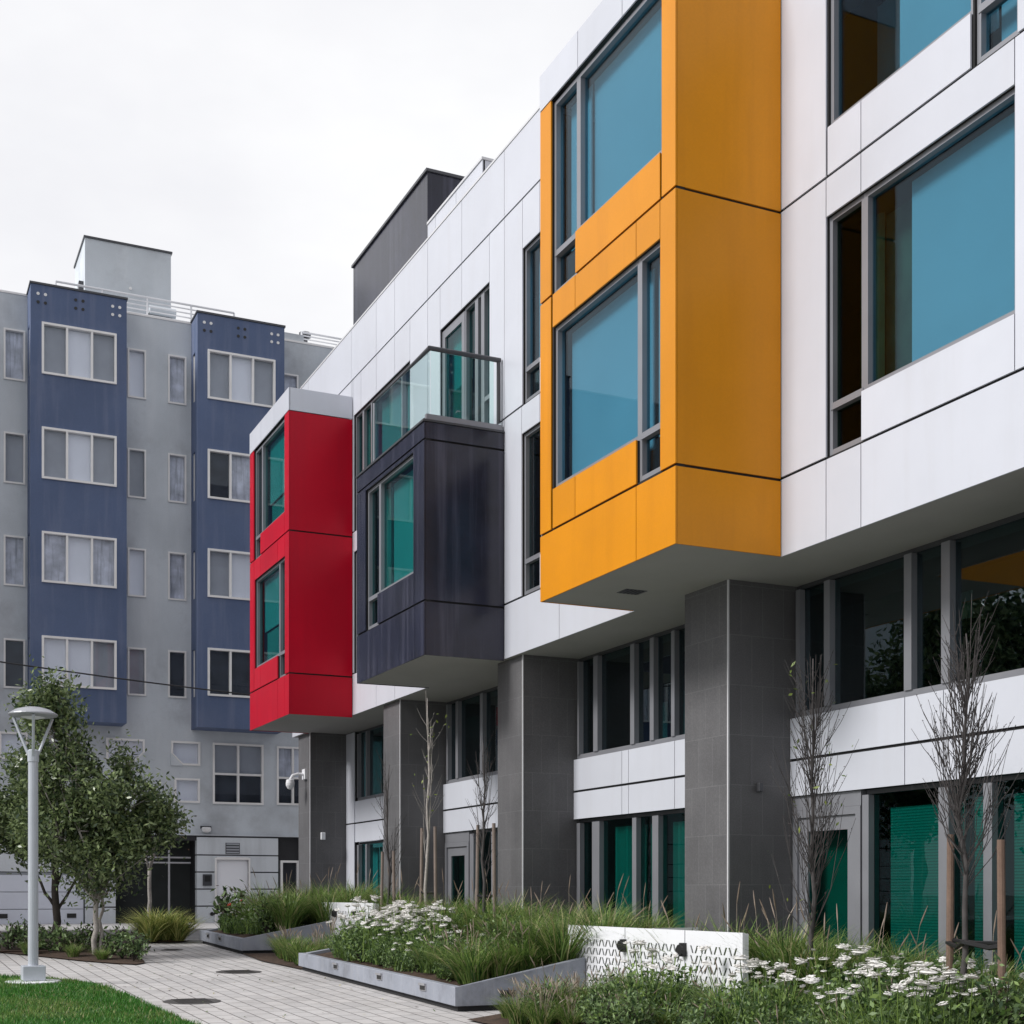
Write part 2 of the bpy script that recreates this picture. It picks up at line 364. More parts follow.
def window(parent, axis, p, rects, pane='pane_blue', frame='alu', fw=.05, set_in=.05, depth=.10, name='window'):
    """rects: dicts a0,a1,z0,z1, bars=[('v',pos)|('h',pos)], blind=(material, da0, da1, dz0, dz1)"""
    f = MB()
    def bx(b, d0, d1, u0, u1, w0, w1, m):
        if axis == 'x': b.box(p + d0, p + d1, u0, u1, w0, w1, m)
        else: b.box(u0, u1, p + d0, p + d1, w0, w1, m)
    pn = MB(); bls = []
    for r in rects:
        a0, a1, z0, z1 = r['r']; d0, d1 = set_in, set_in + depth
        bx(f, d0, d1, a0, a0 + fw, z0, z1, frame); bx(f, d0, d1, a1 - fw, a1, z0, z1, frame)
        bx(f, d0, d1, a0 + fw, a1 - fw, z0, z0 + fw * 1.25, frame); bx(f, d0, d1, a0 + fw, a1 - fw, z1 - fw, z1, frame)
        # deep dark reveal behind the frame
        for q in r.get('v', ()):
            w = r.get('vw', .05) / 2; bx(f, d0 - .012, d1, q - w, q + w, z0 + fw * 1.25, z1 - fw, frame)
        for q, u0, u1 in r.get('h', ()):
            bx(f, d0 - .008, d1, u0, u1, q - .035, q + .035, frame)
        bx(pn, d0 + .06, d0 + .072, a0 + fw * .5, a1 - fw * .5, z0 + fw * .6, z1 - fw * .6, r.get('pane', pane))
        for bd in r.get('blinds', ()):
            bl = MB(); bls.append(bl)
            m, u0, u1, w0, w1 = bd[:5]; off = bd[5] if len(bd) > 5 else .10
            if m.startswith('fold_'):
                n = max(8, int((u1 - u0) / .035)); m2 = m[5:]
                pts = [(u0 + (u1 - u0) * k / n, d1 + off + .03 * math.sin(k * 1.9) + .012 * math.sin(k * .7)) for k in range(n + 1)]
                for (ua, da), (ub, db) in zip(pts[:-1], pts[1:]):
                    for (z_a, z_b) in ((w0, w1),):
                        if axis == 'x': bl.face([(p + da, ua, z_a), (p + db, ub, z_a), (p + db, ub, z_b), (p + da, ua, z_b)], m2)
                        else: bl.face([(ua, p + da, z_a), (ub, p + db, z_a), (ub, p + db, z_b), (ua, p + da, z_b)], m2)
            else: bx(bl, d1 + off, d1 + off + .012, u0, u1, w0, w1, m)
    o = f.build(name, parent)
    pn.build('pane', o)
    for bl in bls: bl.build('blind', o)
    return o

# ------------------------------------------------------------------ the colourful apartment building
A = thing('apartment_building', 'white panelled apartment building with yellow, dark and red boxes jutting over grey stone piers', 'apartment building', (9.2, 18, .4))
A.location = (0, 0, 0)
XF, XB, XR, XP = 9.2, 7.82, 10.2, 9.3
BANDS = [5.45, 6.32, 9.30, 12.52, 13.6]
YEND, YNEAR = 32.45, 2.0
yl = (12.71, 16.01); dk = (20.14, 23.43); rd = (27.84, 31.08)
OPS = [(9.25, 11.35, 6.84, 8.88), (11.35, 11.92, 6.34, 8.88), (9.79, 11.90, 9.82, 11.72), (9.22, 9.76, 9.32, 11.72),
       (18.86, 19.47, 9.32, 11.74), (16.9, 18.86, 9.82, 11.74), (18.86, 19.50, 6.34, 8.86), (16.9, 18.86, 6.84, 8.86),
       (20.74, 22.91, 9.10, 11.74), (24.43, 27.30, 9.82, 11.74), (27.30, 27.78, 9.32, 11.74),
       (24.43, 27.30, 6.84, 8.87), (27.30, 27.78, 6.34, 8.87),
       (4.0, 6.0, 6.84, 8.88), (4.0, 6.0, 9.82, 11.72)]
for q in (yl, dk, rd): OPS.append((q[0] + .02, q[1] - .02, 5.4, 8.9 if q is dk else 11.6))
w = MB()
panels(w, 'x', XF, YNEAR, YEND, BANDS, 'white_panel', OPS, seams=(7.4, 11.35, (11.92, 0, 1, 2), 16.1, 18.2, 20.15, 21.91, 23.52, 25.27, 26.35, 27.94, 31.1))
panels(w, 'y', YEND, XF + .06, 22, BANDS, 'white_panel', (), seams=(11, 13, 15, 17, 19), sign=-1)
w.build('panelled_wall', A)
c = MB()
c.box(XF - .01, XF + .45, YNEAR, YEND + .01, 13.605, 13.64, 'trim')                # parapet coping
c.box(XF + .16, 22, YNEAR, YEND - .17, 12.9, 13.1, 'soffit')
c.build('roof_slab', A)
c = MB()
c.box(11.3, 22, YNEAR + .1, YEND - .2, 5.7, 12.9, 'core'); c.box(11.6, 22, YNEAR + .1, YEND - .2, .3, 5.45, 'core')  # near-black block added behind the facade so the windows look into darkness
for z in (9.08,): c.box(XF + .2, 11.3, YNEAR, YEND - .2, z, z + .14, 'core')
c.build('dark_core_block', A)
# soffit (underside of the upper floors), with the boxes' undersides
s = MB(); s.box(XF + .022, XR + .6, YNEAR, YEND - .055, 5.456, 5.56, 'soffit')
for y0, y1 in (yl, dk, rd): s.box(XB + .024, XF + .021, y0 + .024, y1 - .024, 5.456 if y0 == yl[0] else 5.43 if y0 == dk[0] else 5.41, 5.555, 'soffit')
s.build('soffit', A)
# bays
def bay(y0, y1, bands, m, ops, seams, label, cap=None, top=None):
    b = MB(); zb = bands[-1]
    panels(b, 'x', XB, y0, y1, bands, m, ops, seams)
    panels(b, 'y', y0, XB + .024, XF - .012, bands, m, (), ())
    panels(b, 'y', y1, XB + .024, XF - .012, bands, m, (), (), sign=-1)
    if cap:
        panels(b, 'x', XB - .006, y0 - .006, y1 + .006, cap, 'white_panel', (), (y0 + 1.15, y0 + 2.25))
        panels(b, 'y', y0 - .006, XB + .024, XF - .012, cap, 'white_panel', (), ())
        panels(b, 'y', y1 + .006, XB + .024, XF - .012, cap, 'white_panel', (), (), sign=-1)
        b.box(XB + .2, XF - .02, y0 + .2, y1 - .2, cap[-1] - .12, cap[-1] - .02, 'soffit')
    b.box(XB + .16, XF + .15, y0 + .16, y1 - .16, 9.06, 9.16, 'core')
    o = b.build('oriel_bay', A); o['label'] = label; return o
yo = [(13.0, 15.04, 9.80, 11.735), (15.04, 15.70, 9.27, 11.735), (13.55, 15.66, 6.81, 8.86), (13.03, 13.55, 6.33, 8.86)]
bay(*yl, [5.45, 6.30, 9.28, 11.75], 'yellow_panel', yo, ((13.03, 1, 2), (13.55, 0, 1), (15.68, 1)), 'yellow panelled box bay with white cap', cap=[11.765, 12.22])
do = [(20.62, 22.34, 6.79, 8.72), (22.34, 22.96, 6.28, 8.72)]
bay(*dk, [5.42, 6.27, 8.79, 9.06], 'dark_panel', do, (20.55, 22.34), 'near black streaked box bay under the glass balcony')
ro = [(28.18, 30.16, 9.66, 11.66), (30.16, 30.74, 9.18, 11.66), (28.72, 30.66, 6.74, 8.74), (28.16, 28.72, 6.24, 8.74)]
bay(*rd, [5.40, 6.25, 9.20, 11.67], 'red_panel', ro, (), 'red panelled box bay with white cap', cap=[11.685, 12.15])
# bay windows
window(A, 'x', XB, [dict(r=yo[0], blinds=[('blind', 13.02, 15.0, 9.7, 11.68)]), dict(r=yo[1], h=[(9.80, 15.06, 15.68)], blinds=[('blind', 15.06, 15.62, 9.85, 11.68)])])
window(A, 'x', XB, [dict(r=yo[2], blinds=[('blind', 13.57, 15.6, 6.75, 8.80)]), dict(r=yo[3], h=[(6.84, 13.05, 13.53)], blinds=[('blind', 13.05, 13.47, 6.85, 8.80)])])
window(A, 'x', XB, [dict(r=do[0], pane='pane_teal', blinds=[('blind', 20.64, 22.2, 6.7, 8.66), ('curtain', 20.7, 20.82, 7.2, 7.9, .085)]), dict(r=do[1], pane='pane_teal', h=[(6.81, 22.36, 22.94)], blinds=[('fold_curtain', 22.3, 22.75, 6.7, 8.66, .12)])])
window(A, 'x', XB, [dict(r=ro[0], pane='pane_teal', blinds=[('blind', 28.0, 30.05, 10.3, 11.6, .05), ('curtain', 28.0, 30.05, 9.6, 10.27, .09)]), dict(r=ro[1], pane='pane_dark', h=[(9.68, 30.18, 30.72)])])
window(A, 'x', XB, [dict(r=ro[2], pane='pane_teal', blinds=[('blind', 28.6, 30.5, 7.55, 8.68, .05), ('curtain', 28.6, 30.45, 6.7, 7.52, .09)]), dict(r=ro[3], pane='pane_teal', h=[(6.77, 28.18, 28.70)], blinds=[('blind', 28.2, 28.6, 6.9, 8.68)])])
# main facade windows
window(A, 'x', XF, [dict(r=OPS[0], blinds=[('blind', 9.0, 10.87, 6.7, 8.82), ('curtain_olive', 10.9, 11.5, 6.7, 8.8, .3)]), dict(r=OPS[1], pane='pane_low', h=[(6.86, 11.37, 11.90)], blinds=[('fold_curtain_olive', 11.4, 11.75, 6.9, 8.8, .2)])])
window(A, 'x', XF, [dict(r=OPS[2], blinds=[('blind', 9.7, 11.05, 9.7, 11.66), ('curtain_olive', 11.0, 12.3, 9.6, 10.6, .8), ('curtain', 11.0, 12.3, 10.65, 11.6, .85)]), dict(r=OPS[3], h=[(9.83, 9.24, 9.74)], blinds=[('blind', 9.1, 9.66, 9.3, 11.66)])])
for k in (4, 6):
    window(A, 'x', XF, [dict(r=OPS[k], pane='pane_blue' if k == 4 else 'pane_dark', h=[(OPS[k][2] + .52, 18.88, OPS[k][1] - .02)], blinds=[('blind', 18.8, 19.38, OPS[k][2] + .6, 11.7)] if k == 4 else [('fold_curtain', 18.9, 19.2, 6.4, 8.8, .15)]),
                        dict(r=OPS[k + 1], blinds=[('blind', 17, 18.8, OPS[k][2] + .5, OPS[k][3])])])
# balcony wall: glazing and glass door
window(A, 'x', XF, [dict(r=(20.74, 21.88, 9.30, 11.74), v=(21.10, 21.36), vw=.13, h=[(9.9, 20.8, 21.05)], pane='pane_teal', blinds=[('blind', 20.7, 21.08, 9.2, 11.7), ('fold_curtain', 21.5, 21.75, 9.2, 11.7)])])
dr = MB()
for (u0, u1, z0, z1) in ((21.88, 22.01, 9.14, 11.70), (22.77, 22.90, 9.14, 11.70), (22.01, 22.77, 11.56, 11.70), (22.01, 22.77, 9.14, 9.34)):
    dr.box(XF + .04, XF + .12, u0, u1, z0, z1, 'alu')
d = dr.build('balcony_door', A)
MB().box(XF + .07, XF + .082, 22.005, 22.775, 9.335, 11.565, 'pane_teal').build('pane', d)
bl = MB(); bl.box(XF + .20, XF + .21, 21.95, 22.85, 9.2, 10.62, 'curtain_green'); bl.box(XF + .215, XF + .225, 21.95, 22.85, 10.6, 11.7, 'blind'); bl.build('blind', d)
MB().tube([(XF + .03, 22.05, 10.02), (XF - .02, 22.05, 10.02), (XF - .02, 22.17, 10.02)], .012, 'fixture').build('handle', d)
window(A, 'x', XF, [dict(r=OPS[9], v=(24.97, 26.75), vw=.06, pane='pane_teal', blinds=[('slats', 25.0, 26.7, 9.7, 10.55), ('white_blind', 25.0, 26.7, 10.56, 11.7), ('curtain_green', 24.4, 24.9, 9.7, 11.7)]),
                    dict(r=OPS[10], pane='pane_teal', h=[(9.84, 27.32, 27.76)], blinds=[('fold_curtain', 27.0, 27.6, 9.3, 11.7)])])
window(A, 'x', XF, [dict(r=OPS[11], pane='pane_teal', blinds=[('blind', 24.4, 26.9, 6.7, 8.8)]), dict(r=OPS[12], pane='pane_teal', h=[(6.86, 27.32, 27.76)], blinds=[('fold_curtain', 27.2, 27.6, 6.8, 8.8)])])
for k in (13, 14): window(A, 'x', XF, [dict(r=OPS[k], blinds=[('blind', 4, 5.8, OPS[k][2], OPS[k][3])])])
# balcony on the dark bay
bal = MB(); bal.box(XB - .02, XF - .01, dk[0] - .02, dk[1] + .02, 9.066, 9.10, 'dark_alu')
bal.box(XB + .05, XF - .02, dk[0] + .03, dk[0] + .10, 9.102, 9.20, 'alu'); bal.box(XB + .05, XB + .12, dk[0] + .101, 22.9, 9.102, 9.16, 'alu')
bo = bal.build('balcony', A)
rx, ry0, ry1 = 7.95, 20.24, 22.88
h = MB(); h.tube([(9.17, ry0, 10.26), (rx, ry0, 10.26), (rx, ry1, 10.26)], .04, 'dark_alu', 10)
h.tube([(9.14, ry0, 10.22), (9.14, ry0, 9.25)], .035, 'dark_alu', 8)
h.tube([(rx, ry1, 10.24), (rx, ry1, 9.16)], .02, 'alu', 8)
h.build('handrail', bo)
for (x0, x1, y0, y1) in ((rx, rx + .014, 20.25, 21.5), (rx, rx + .014, 21.52, 22.87), (rx + .02, 9.05, ry0 - .007, ry0 + .007)):
    MB().box(x0, x1, y0, y1, 9.17 if x1 - x0 < .1 else 9.22, 10.24, 'pane_clear').build('glass_panel', bo)
# soffit vents
for yy in (15.0, 22.4):
    v = MB(); v.box(8.45, 8.75, yy - .12, yy + .12, 5.450, 5.474, 'dark_alu')
    for k in range(5): v.box(8.47 + k * .055, 8.495 + k * .055, yy - .10, yy + .10, 5.444, 5.4505, 'black')
    v.build('soffit_vent', A)
# piers
piers = [(13.92, 14.89), (19.67, 20.63), (25.24, 26.19), (31.31, 32.26), (8.05, 9.0)]
for y0, y1 in piers:
    p = MB(); p.box(XP, XR + .3, y0, y1, 0, 5.458, 'stone')
    po = p.build('pier', A)
    MB().box(XP - .006, XP + .014, y0 - .006, y0 + .014, .1, 5.452, 'trim').build('corner_trim', po)
# recessed lower wall between the piers
spans = [(2.0, 8.05), (9.0, 13.92), (14.89, 19.67), (20.63, 25.24), (26.19, 31.31)]
lw = MB()
for y0, y1 in spans:
    y1b = 30.70 if y1 == 31.31 else y1
    sm = {9.0: (9.4, 11.25, 11.85), 14.89: (16.6, 17.9, 18.1), 20.63: (22.7,), 26.19: (28.4,)}.get(y0, ())
    panels(lw, 'x', XR, y0 + .01, y1b - .006, [2.88, 3.32, 3.83], 'white_panel', (), sm, hgap=.035)
    if y1 == 31.31: panels(lw, 'x', XR - .02, 30.70, 31.30, [.5, 3.32, 5.44], 'white_panel', (), ())
lw.build('spandrel_panel', A)
def glazing(y0, y1, z0, z1, posts, panes, blinds, name='window', z_sill=.07):
    f = MB(); xs = XR + .06
    f.box(xs, xs + .12, y0 + .012, y1 - .012, z0, z0 + z_sill, 'alu'); f.box(xs + .04, xs + .12, y0 + .012, y1 - .012, z1 - .05, z1, 'dark_alu')  # head bar takes the darker metal to paint in the shadow up there
    for a, c_ in posts: f.box(xs - .02, xs + .13, a, c_, z0 + z_sill, z1 - .06, 'alu')
    o = f.build(name, A)
    pb = MB()
    ed = sorted([y0 + .012] + [q for pp in posts for q in pp] + [y1 - .012])
    for k, (a, c_) in enumerate(zip(ed[0::2], ed[1::2])):
        if c_ - a > .02: pb.box(xs + .06, xs + .072, a, c_, z0 + .05, z1 - .05, panes)
    pb.build('pane', o)
    for m, a, c_, w0, w1, off in blinds:
        bb = MB()
        if m.startswith('fold_'):
            n = int((c_ - a) / .03)
            pts = [(XR + off + .03 * math.sin(k * 1.7) + .015 * math.sin(k * .6), a + (c_ - a) * k / n) for k in range(n + 1)]
            for p0, p1 in zip(pts[:-1], pts[1:]): bb.face([(*p0, w0), (*p1, w0), (*p1, w1), (*p0, w1)], m[5:])
        else: bb.box(XR + off, XR + off + .015, a, c_, w0, w1, m)
        bb.build('blind', o)
    return o
ZM = (3.84, 5.455)
glazing(9.0, 13.92, *ZM, [(13.78, 13.86), (13.2, 13.31), (11.79, 11.91), (11.2, 11.33)], 'pane_dark', [('curtain', 9.0, 10.75, 3.9, 4.95, 1.1), ('blind', 9.0, 10.3, 4.95, 5.3, 1.15), ('curtain', 11.9, 12.25, 4.8, 5.1, 1.0)])  # curtain and blind patches here stand in for sky reflected in the panes
glazing(14.89, 19.67, *ZM, [(19.56, 19.62), (18.94, 19.08), (17.80, 17.92), (17.24, 17.35), (16.67, 16.76)], 'pane_dark', [('blind', 17.38, 17.5, 3.9, 4.5, .35), ('blind', 16.78, 16.92, 3.9, 4.6, .35)])  # both strips are put in for reflected patches in the panes, not blinds
glazing(20.63, 25.24, *ZM, [(25.09, 25.18), (24.58, 24.70), (23.39, 23.52), (22.2, 22.3)], 'pane_dark', [])
glazing(26.19, 30.70, *ZM, [(30.6, 30.68), (29.98, 30.06), (28.8, 28.86)], 'pane_dark', [('fold_curtain', 29.7, 29.9, 3.9, 5.4, .4)])
glazing(2.0, 8.05, *ZM, [(4, 4.1), (6, 6.1)], 'pane_dark', [])
glazing(9.0, 12.62, .45, 2.875, [(12.50, 12.61), (11.22, 11.37), (10.60, 10.72)], 'pane_green', [('slats', 11.2, 12.36, .6, 2.66, .24), ('slats', 9.0, 10.5, .6, 2.7, .24), ('slats', 10.72, 11.05, .6, 2.7, .24)])
glazing(14.89, 19.67, .45, 2.875, [(19.53, 19.64), (18.88, 19.12), (17.74, 17.86), (17.11, 17.28)], 'pane_green',
        [('fold_curtain', 17.8, 18.72, .5, 2.72, .26), ('fold_curtain', 17.3, 17.66, .5, 2.72, .26), ('fold_curtain', 14.9, 17.02, .5, 2.72, .26)])
glazing(20.63, 24.02, .45, 2.875, [(23.82, 24.0), (22.9, 23.0)], 'pane_green', [('fold_curtain', 23.1, 23.5, .5, 2.75, .4)])
glazing(26.19, 30.70, .45, 2.875, [(30.56, 30.68), (29.98, 30.08), (28.8, 28.88)], 'pane_teal', [('fold_white_blind', 30.1, 30.5, .5, 2.75, .35), ('fold_curtain', 29.3, 29.9, .5, 2.75, .35), ('fold_white_blind', 28.9, 29.1, .5, 2.75, .35)])
glazing(2.0, 8.05, .45, 2.875, [(4, 4.1), (6, 6.1)], 'pane_green', [('slats', 2.1, 7.9, .5, 2.7, .3)])
def glass_door(y0, y1, z1):
    d = MB(); xs = XR + .03
    d.box(xs, xs + .14, y0 + .012, y0 + .10, .42, z1, 'alu'); d.box(xs, xs + .14, y1 - .10, y1 - .012, .42, z1, 'alu'); d.box(xs, xs + .14, y0 + .10, y1 - .10, z1 - .09, z1, 'alu')
    d.box(xs + .01, xs + .12, y0 + .012, y1 - .012, z1 + .003, 2.874, 'alu')
    o = d.build('door', A)
    l = MB(); a, c_ = y0 + .105, y1 - .105
    l.box(xs + .03, xs + .09, a, a + .17, .44, z1 - .094, 'alu'); l.box(xs + .03, xs + .09, c_ - .17, c_, .44, z1 - .094, 'alu')
    l.box(xs + .03, xs + .09, a + .17, c_ - .17, z1 - .26, z1 - .094, 'alu'); l.box(xs + .03, xs + .09, a + .17, c_ - .17, .44, .75, 'alu')
    l.build('door_leaf', o)
    MB().box(xs + .055, xs + .066, a + .165, c_ - .165, .745, z1 - .255, 'pane_green').build('pane', o)
    MB().box(xs + .3, xs + .31, y0 + .1, y1 - .02, .5, z1 - .1, 'curtain_green').build('curtain', o)
    MB().tube([(xs, c_ - .1, 1.5), (xs - .04, c_ - .1, 1.5), (xs - .04, c_ - .22, 1.5)], .013, 'fixture').build('handle', o)
glass_door(12.62, 13.92, 2.70); glass_door(24.02, 25.24, 2.68)
# small fixtures
f = MB().box(9.70, 9.76, 13.85, 13.915, 2.92, 3.03, 'dark_alu'); f.build('wall_lamp', A, bevel=.01)
f = MB().box(9.55, 9.65, 31.22, 31.305, 2.95, 3.12, 'white_metal'); f.build('wall_lamp', A, bevel=.01)
cam_ = MB(); cam_.tube([(9.29, 31.65, 4.5), (9.10, 31.65, 4.5), (8.98, 31.65, 4.46), (8.92, 31.65, 4.36)], .035, 'white_metal', 8)
cam_.box(9.24, 9.30, 31.53, 31.77, 4.38, 4.62, 'white_metal')
cam_.lathe([(.02, .10), (.09, .08), (.105, 0), (.10, -.06), (.06, -.13), (.02, -.15)][::-1], 'white_metal', (8.92, 31.65, 4.28), 14)
cam_.build('security_camera', A, smooth=False)
# roof blocks
rb = MB(); rb.box(10.5, 16.5, 26.85, 31.73, 13.1, 16.72, 'dark_panel'); rb.box(10.46, 16.54, 26.81, 31.77, 16.723, 16.78, 'dark_alu')
rb.build('roof_block', A)
rb = MB(); panels(rb, 'x', 10.5, 24.0, 26.84, [13.0, 15.60], 'white_panel', (), (25.3, 26.4)); panels(rb, 'y', 24.0, 10.556, 15, [13.0, 15.60], 'white_panel', (), (12, 13.5)); rb.box(10.48, 15, 23.98, 26.84, 15.603, 15.65, 'trim')
rb.build('roof_setback', A)

# ------------------------------------------------------------------ blue and grey apartment block behind
G = thing('blue_apartment_block', 'grey apartment block with tall blue bays across the street', 'apartment block', (0, 0, 0))
W, BY = 42.2, 41.3
ROWS = [(16.48, 17.95), (13.50, 14.97), (10.55, 12.00), (7.60, 9.03)]
bays_ = [(4.09, 6.75), (8.81, 11.46), (-.7, 1.96), (-5.4, -2.74), (13.6, 16.2)]
small = [(6.92, 7.46), (8.11, 8.66), (3.44, 4.03), (2.2, 2.75), (11.62, 12.15), (12.6, 13.15)]
opw = [(a, c_, z0, z1) for a, c_ in small for z0, z1 in ROWS]
# wall above the base with window openings
wl = MB()
gops = opw + [(8.2, 9.08, 5.57, 6.30), (8.30, 9.07, 4.44, 5.18), (9.46, 11.04, 4.43, 6.30), (11.46, 12.5, 4.45, 6.28), (6.3, 7.42, 5.57, 6.30), (2.6, 4.10, 5.55, 6.34), (-1.5, 0.5, 4.4, 6.3)]
for u0, u1, z0, z1 in minus((-16, 24, 3.50, 18.97), gops): wl.box(u0, u1, W, W + .3, z0, z1, 'grey_wall')
wl.box(-16, 24, W + .3, W + 14, 18.4, 18.6, 'grey_wall'); wl.box(-16.0, -15.7, W + .3, W + 14, .7, 18.97, 'grey_wall'); wl.box(23.7, 24, W + .3, W + 14, .7, 18.97, 'grey_wall')
wl.box(-16, 24, W - .015, W + .31, 18.973, 19.03, 'cream_frame')
wl.build('wall', G)
MB().box(-15.6, 23.6, W + 1.0, W + 13.5, .7, 18.3, 'core').build('dark_core_block', G)  # dark block added behind the windows in place of unlit rooms
for a, c_ in bays_:
    bb = MB(); z0b, z1b = 6.65, 19.0
    ops_ = [(a + .30, c_ - .29, z0, z1) for z0, z1 in ROWS]
    for u0, u1, z0, z1 in minus((a, c_, z0b, z1b), ops_): bb.box(u0, u1, BY, BY + .2, z0, z1, 'blue_wall')
    for x0, x1 in ((a, a + .2), (c_ - .2, c_)):
        for u0, u1, z0, z1 in minus((BY + .2, W, z0b, z1b), [(BY + .35, BY + .7, zz0, zz1) for zz0, zz1 in ROWS] if x0 == a else []): bb.box(x0, x1, u0, u1, z0, z1, 'blue_wall')
    bb.box(a + .2, c_ - .2, BY + .2, W, z0b, z0b + .15, 'blue_wall'); bb.box(a + .2, c_ - .2, BY + .2, W + .3, z1b - .3, z1b - .1, 'blue_wall')
    bb.box(a - .03, c_ + .03, BY - .03, W + .35, z1b + .004, z1b + .06, 'dark_alu')
    bo = bb.build('blue_bay', G)
    for cx, mt in ((a + .30, 'vent_white'), ((a + c_) / 2, 'black'), (c_ - .30, 'vent_white')):
        for i, dx in enumerate((-.1, .1)):
            for j, dz in enumerate((-.12, .12)):
                q = mt if not (cx == a + .30 and dz < 0) else 'black'
                hl = MB(); hl.tube([(cx + dx, BY + .004, 18.62 + dz), (cx + dx, BY - .012, 18.62 + dz)], .045, q, 10); hl.build('drain_ring', bo)
    for z0, z1 in ROWS:      # narrow side windows of the bay
        sw = MB(); sw.box(a + .03, a + .10, BY + .352, BY + .39, z0, z1, 'cream_frame'); sw.box(a + .03, a + .10, BY + .66, BY + .698, z0, z1, 'cream_frame')
        sw.box(a + .05, a + .08, BY + .39, BY + .66, z0, z1, 'grey_screen'); sw.build('side_window', bo)
def sash(x0, x1, z0, z1, py, splits, fills, hbar=None, fw=.06):
    f = MB(); y0, y1 = py - .045, py + .10
    f.box(x0, x0 + fw, y0, y1, z0, z1, 'cream_frame'); f.box(x1 - fw, x1, y0, y1, z0, z1, 'cream_frame')
    f.box(x0 + fw, x1 - fw, y0, y1, z0, z0 + fw, 'cream_frame'); f.box(x0 + fw, x1 - fw, y0, y1, z1 - fw, z1, 'cream_frame')
    ed = [x0 + fw / 2] + list(splits) + [x1 - fw / 2]
    for q in splits: f.box(q - fw / 2, q + fw / 2, y0 + .01, y1, z0 + fw, z1 - fw, 'cream_frame')
    if hbar: f.box(x0 + fw, x1 - fw, y0 + .02, y1 - .01, hbar - .03, hbar + .03, 'cream_frame')
    o = f.build('window', G)
    MB().box(x0 + fw * .5, x1 - fw * .5, py + .05, py + .06, z0 + fw * .5, z1 - fw * .5, 'pane_plain').build('pane', o)
    cu = MB(); n = 0
    hz = [z0 + .02] + ([hbar] if hbar else []) + [z1 - .02]
    for r_, (za, zb) in enumerate(zip(hz[:-1], hz[1:])):
        for k, (a, c_) in enumerate(zip(ed[:-1], ed[1:])):
            m = fills[(r_ * (len(ed) - 1) + k) % len(fills)]
            cu.box(a + .005, c_ - .005, py + .125 + .012 * (k % 2), py + .14 + .012 * (k % 2), za, zb, m)
    cu.build('curtain', o)
WB, GS, DS, LC = 'white_blind', 'grey_screen', 'dark_room_fill', 'lace'
bf = {0: [(GS, WB, GS), (GS, WB, GS), (LC, WB, LC), (WB, WB, GS)], 1: [(GS, WB, GS), (DS, LC, DS), (GS, WB, WB), (DS, DS, DS)],
      2: [(GS, WB, GS)] * 4, 3: [(GS, GS, WB)] * 4, 4: [(GS, WB, GS)] * 4}
for i, (a, c_) in enumerate(bays_):
    for r_, (z0, z1) in enumerate(ROWS):
        x0, x1 = a + .30, c_ - .29; t = (x1 - x0) / 3
        sash(x0, x1, z0, z1, BY, (x0 + t, x0 + 2 * t), bf[i][r_])
sf = {0: [WB, GS, WB, GS], 1: [LC, LC, LC, DS], 2: [LC, GS, LC, DS], 3: [GS] * 4, 4: [LC, GS, GS, DS], 5: [WB, GS, WB, GS]}
for i, (a, c_) in enumerate(small):
    for r_, (z0, z1) in enumerate(ROWS): sash(a, c_, z0, z1, W, (), (sf[i][r_],), fw=.05)
sash(8.2, 9.08, 5.57, 6.30, W, (), (WB,)); sash(8.30, 9.07, 4.44, 5.18, W, (), (WB,)); sash(6.3, 7.42, 5.57, 6.30, W, (), (WB,)); sash(2.6, 4.10, 5.55, 6.34, W, (3.35,), (WB,))
for xs_, sx in ((8.2, 1), (7.42, -1)):        # stuccoed chamfer that cuts the lower corner of the window
    m = MB(); m.v = []; pts = [(xs_ - .02 * sx, 5.55), (xs_ + .36 * sx, 5.55), (xs_ - .02 * sx, 5.93)]
    if sx < 0: pts = pts[::-1]
    base = [(x, W - .06, z) for x, z in pts]; back = [(x, W + .11, z) for x, z in pts]
    m.face(base, 'grey_wall'); m.face(back[::-1], 'grey_wall')
    for k in range(3): m.face([base[k], back[k], back[(k + 1) % 3], base[(k + 1) % 3]], 'grey_wall')
    m.tube([(xs_ + .36 * sx, W - .05, 5.58), (xs_, W - .05, 5.94)], .03, 'cream_frame', 4)
    m.build('window_corner', G)
sash(9.46, 11.04, 4.43, 6.30, W, (10.25,), (DS, DS, GS, GS), hbar=5.35)
sash(11.46, 12.5, 4.45, 6.28, W, (11.98,), (DS, DS, LC, WB), hbar=5.3)
sash(-1.5, .5, 4.4, 6.3, W, (-.5,), (GS,), hbar=5.3)
# ground floor: rusticated base, entry recess, garage
bs = MB()
for x0, x1, ops_ in ((8.98, 11.50, [(9.58, 10.56, 0, 2.72)]), (5.70, 6.57, []), (12.25, 24, []), (-16, -3.2, [])):
    zz = [.72, 1.30, 1.78, 2.26, 2.74, 3.44] if x0 != 8.98 else [.72, 1.32, 1.84, 2.36, 2.88, 3.44]
    for z0, z1 in zip(zz[:-1], zz[1:]):
        for u0, u1, w0, w1 in minus((x0, x1, z0, z1 - .04), ops_): bs.box(u0, u1, W - .03, W + .25, w0, w1, 'blue_base')
    for u0, u1, w0, w1 in minus((x0 + .002, x1 - .002, .71, 3.45), [(9.5, 10.65, 0, 2.8)]): bs.box(u0, u1, W, W + .2, w0, w1, 'dark_alu')
bs.box(-16, 24, W - .06, W + .3, 3.452, 3.497, 'grey_wall')
bs.build('base_wall', G)
